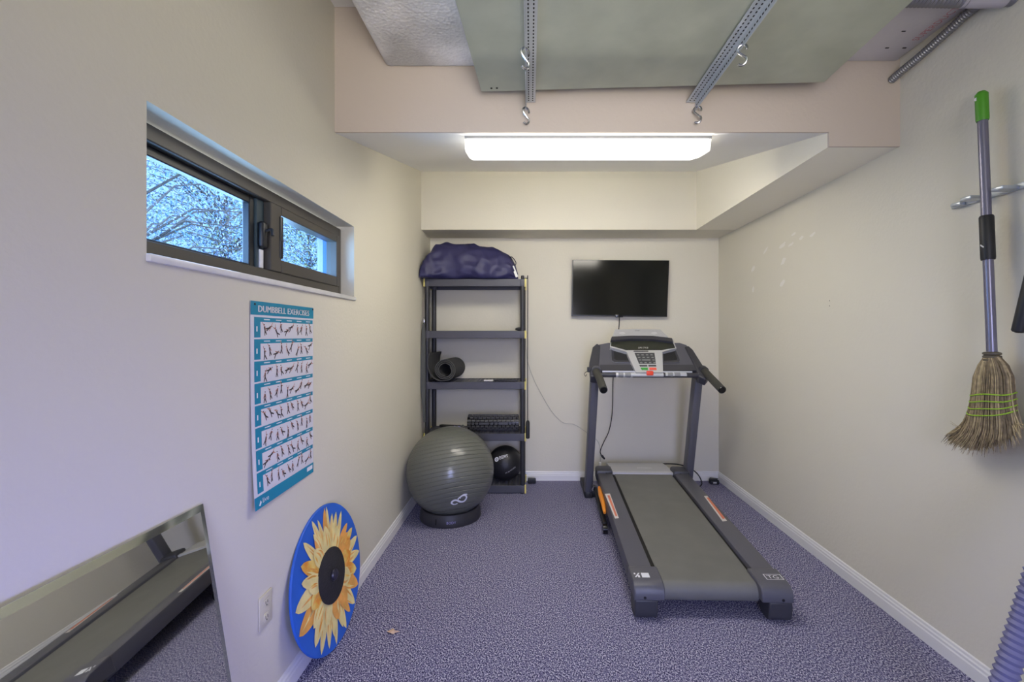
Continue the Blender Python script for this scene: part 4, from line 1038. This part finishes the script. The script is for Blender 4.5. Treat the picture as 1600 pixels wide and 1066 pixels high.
# slotted angles and S hooks
def angle(x, sg, zt, label, yend=2.168):
    t = thing('slotted_angle', label, 'metal bracket', (x, 1.6, zt), 'slotted angles under the duct')
    a, b = sorted((x, x+sg*.046))
    m = MB().box((a, -1.2, zt-.003), (b, yend, zt)); a2, b2 = sorted((x, x+sg*.003)); m.box((a2, -1.2, zt-.042), (b2, yend, zt))
    build('bar', m, 'galv2', t, smooth=False)
    s = MB(); k = 0; y = yend-.02
    while y > .9:
        for dx in (.014, .033):
            cx = x+sg*dx; s.box((cx-.0025, y-.0045, zt-.0036), (cx+.0025, y+.0045, zt-.0029))
        fx_ = x-sg*.0006 if sg > 0 else x
        s.box((x-.0005 if sg > 0 else x-.0035, y-.009, zt-.027), (x+.0035 if sg > 0 else x+.0005, y+.001, zt-.021)); y -= .019
    build('slots', s, 'dark_slot', t, smooth=False)
    return t
angle(-.020, 1, 2.480, 'left slotted galvanized angle bracket under the metal duct')
angle(.790, -1, 2.480, 'right slotted galvanized angle bracket under the metal duct')
def hook(x, y, ztop, label, rot):
    pts = []; R = .0165; z1 = -.020; z2 = -.062
    for i in range(13): a = math.radians(-20+i*(200/12)); pts.append((R*math.cos(a), 0, z1+R*math.sin(a)))
    # pass through the middle and round the lower bowl
    for i in range(1, 14): a = math.radians(160-i*(0)) if False else math.radians(90-i*(230/13)); pts.append((R*.95*math.cos(a), 0, z2+R*1.05*math.sin(a)))
    p2 = smoothpath(pts[:12]+[(-.013, 0, -.028), (.010, 0, -.052)]+pts[15:], 3); cr, sr = math.cos(rot), math.sin(rot)
    return tag(build('s_hook', MB().tube([Vector((x+p.x*cr, y+p.x*sr, ztop+p.z)) for p in p2], .0048, 8), 'chrome'), label, 'hook', 's hooks on the slotted angles')
hook(-.0185, 2.150, 2.447, 'steel S hook at the far end of the left slotted angle', .5)
hook(-.0185, 1.71, 2.452, 'steel S hook partway along the left slotted angle', .5)
hook(.7885, 2.140, 2.447, 'steel S hook at the far end of the right slotted angle', -.4)
hook(.7885, 1.69, 2.452, 'steel S hook partway along the right slotted angle', -.6)

# ================================================================ light
def area(name, loc, rot, sx, sy_, e, c):
    l = bpy.data.lights.new(name, 'AREA'); l.shape = 'RECTANGLE'; l.size = sx; l.size_y = sy_; l.energy = e; l.color = c
    o = bpy.data.objects.new(name, l); COL.objects.link(o); o.location = loc; o.rotation_euler = rot; return o
bfill = area('added_blue_fill', (XR-.04, -.15, .55), (0, math.radians(84), math.radians(-20)), 1.0, .8, 6.5, (.20, .22, 1.0)); bfill.data.spread = math.radians(62)  # added blue fill for the near left wall, no door there
dl = area('doorway_light', ((DX0+DX1)/2, YF-.02, 1.1), (PI/2-.25, 0, 0), .8, 1.7, 9, (.42, .48, 1)); dl.data.spread = math.radians(70)
area('room_light', (.45, YF+.06, 2.0), (PI/2+.12, 0, -.2), 1.5, .6, 15, (1, .93, .80))
dfill = area('added_duct_fill', (.25, -.4, 1.5), (PI/2+.62, 0, 0), .9, .5, 5.6, (1, .95, .86)); dfill.data.spread = math.radians(80)  # added unseen fill that brightens the duct bottoms and the header
area('window_daylight', (XL-WT-.14, (WY0+WY1)/2, 1.70), (0, math.radians(-100), 0), .4, 1.2, 11, (.88, .93, 1))
sun = bpy.data.lights.new('sun', 'SUN'); sun.energy = 5.5; sun.angle = .02; sun.color = (1, .96, .88)
so = bpy.data.objects.new('sun', sun); COL.objects.link(so); so.rotation_euler = (math.radians(20), math.radians(48), 0)
wd_ = bpy.data.worlds.new('sky'); SC.world = wd_; wd_.use_nodes = True
b = wd_.node_tree.nodes['Background']; b.inputs['Color'].default_value = (.70, .76, 1, 1); b.inputs['Strength'].default_value = 1.35

# ================================================================ camera
cam = bpy.data.cameras.new('camera'); cam.sensor_width = 36; cam.lens = 36*F/1600
cam.shift_x = -(VX-800)/1600; cam.shift_y = -(533-VY)/1600; cam.clip_start = .02
co_ = bpy.data.objects.new('camera', cam); COL.objects.link(co_); co_.location = (0, 0, H); co_.rotation_euler = (PI/2, 0, 0)
SC.camera = co_
SC.view_settings.view_transform = 'Standard'
SC.view_settings.look = 'None'
SC.view_settings.exposure = 0.75
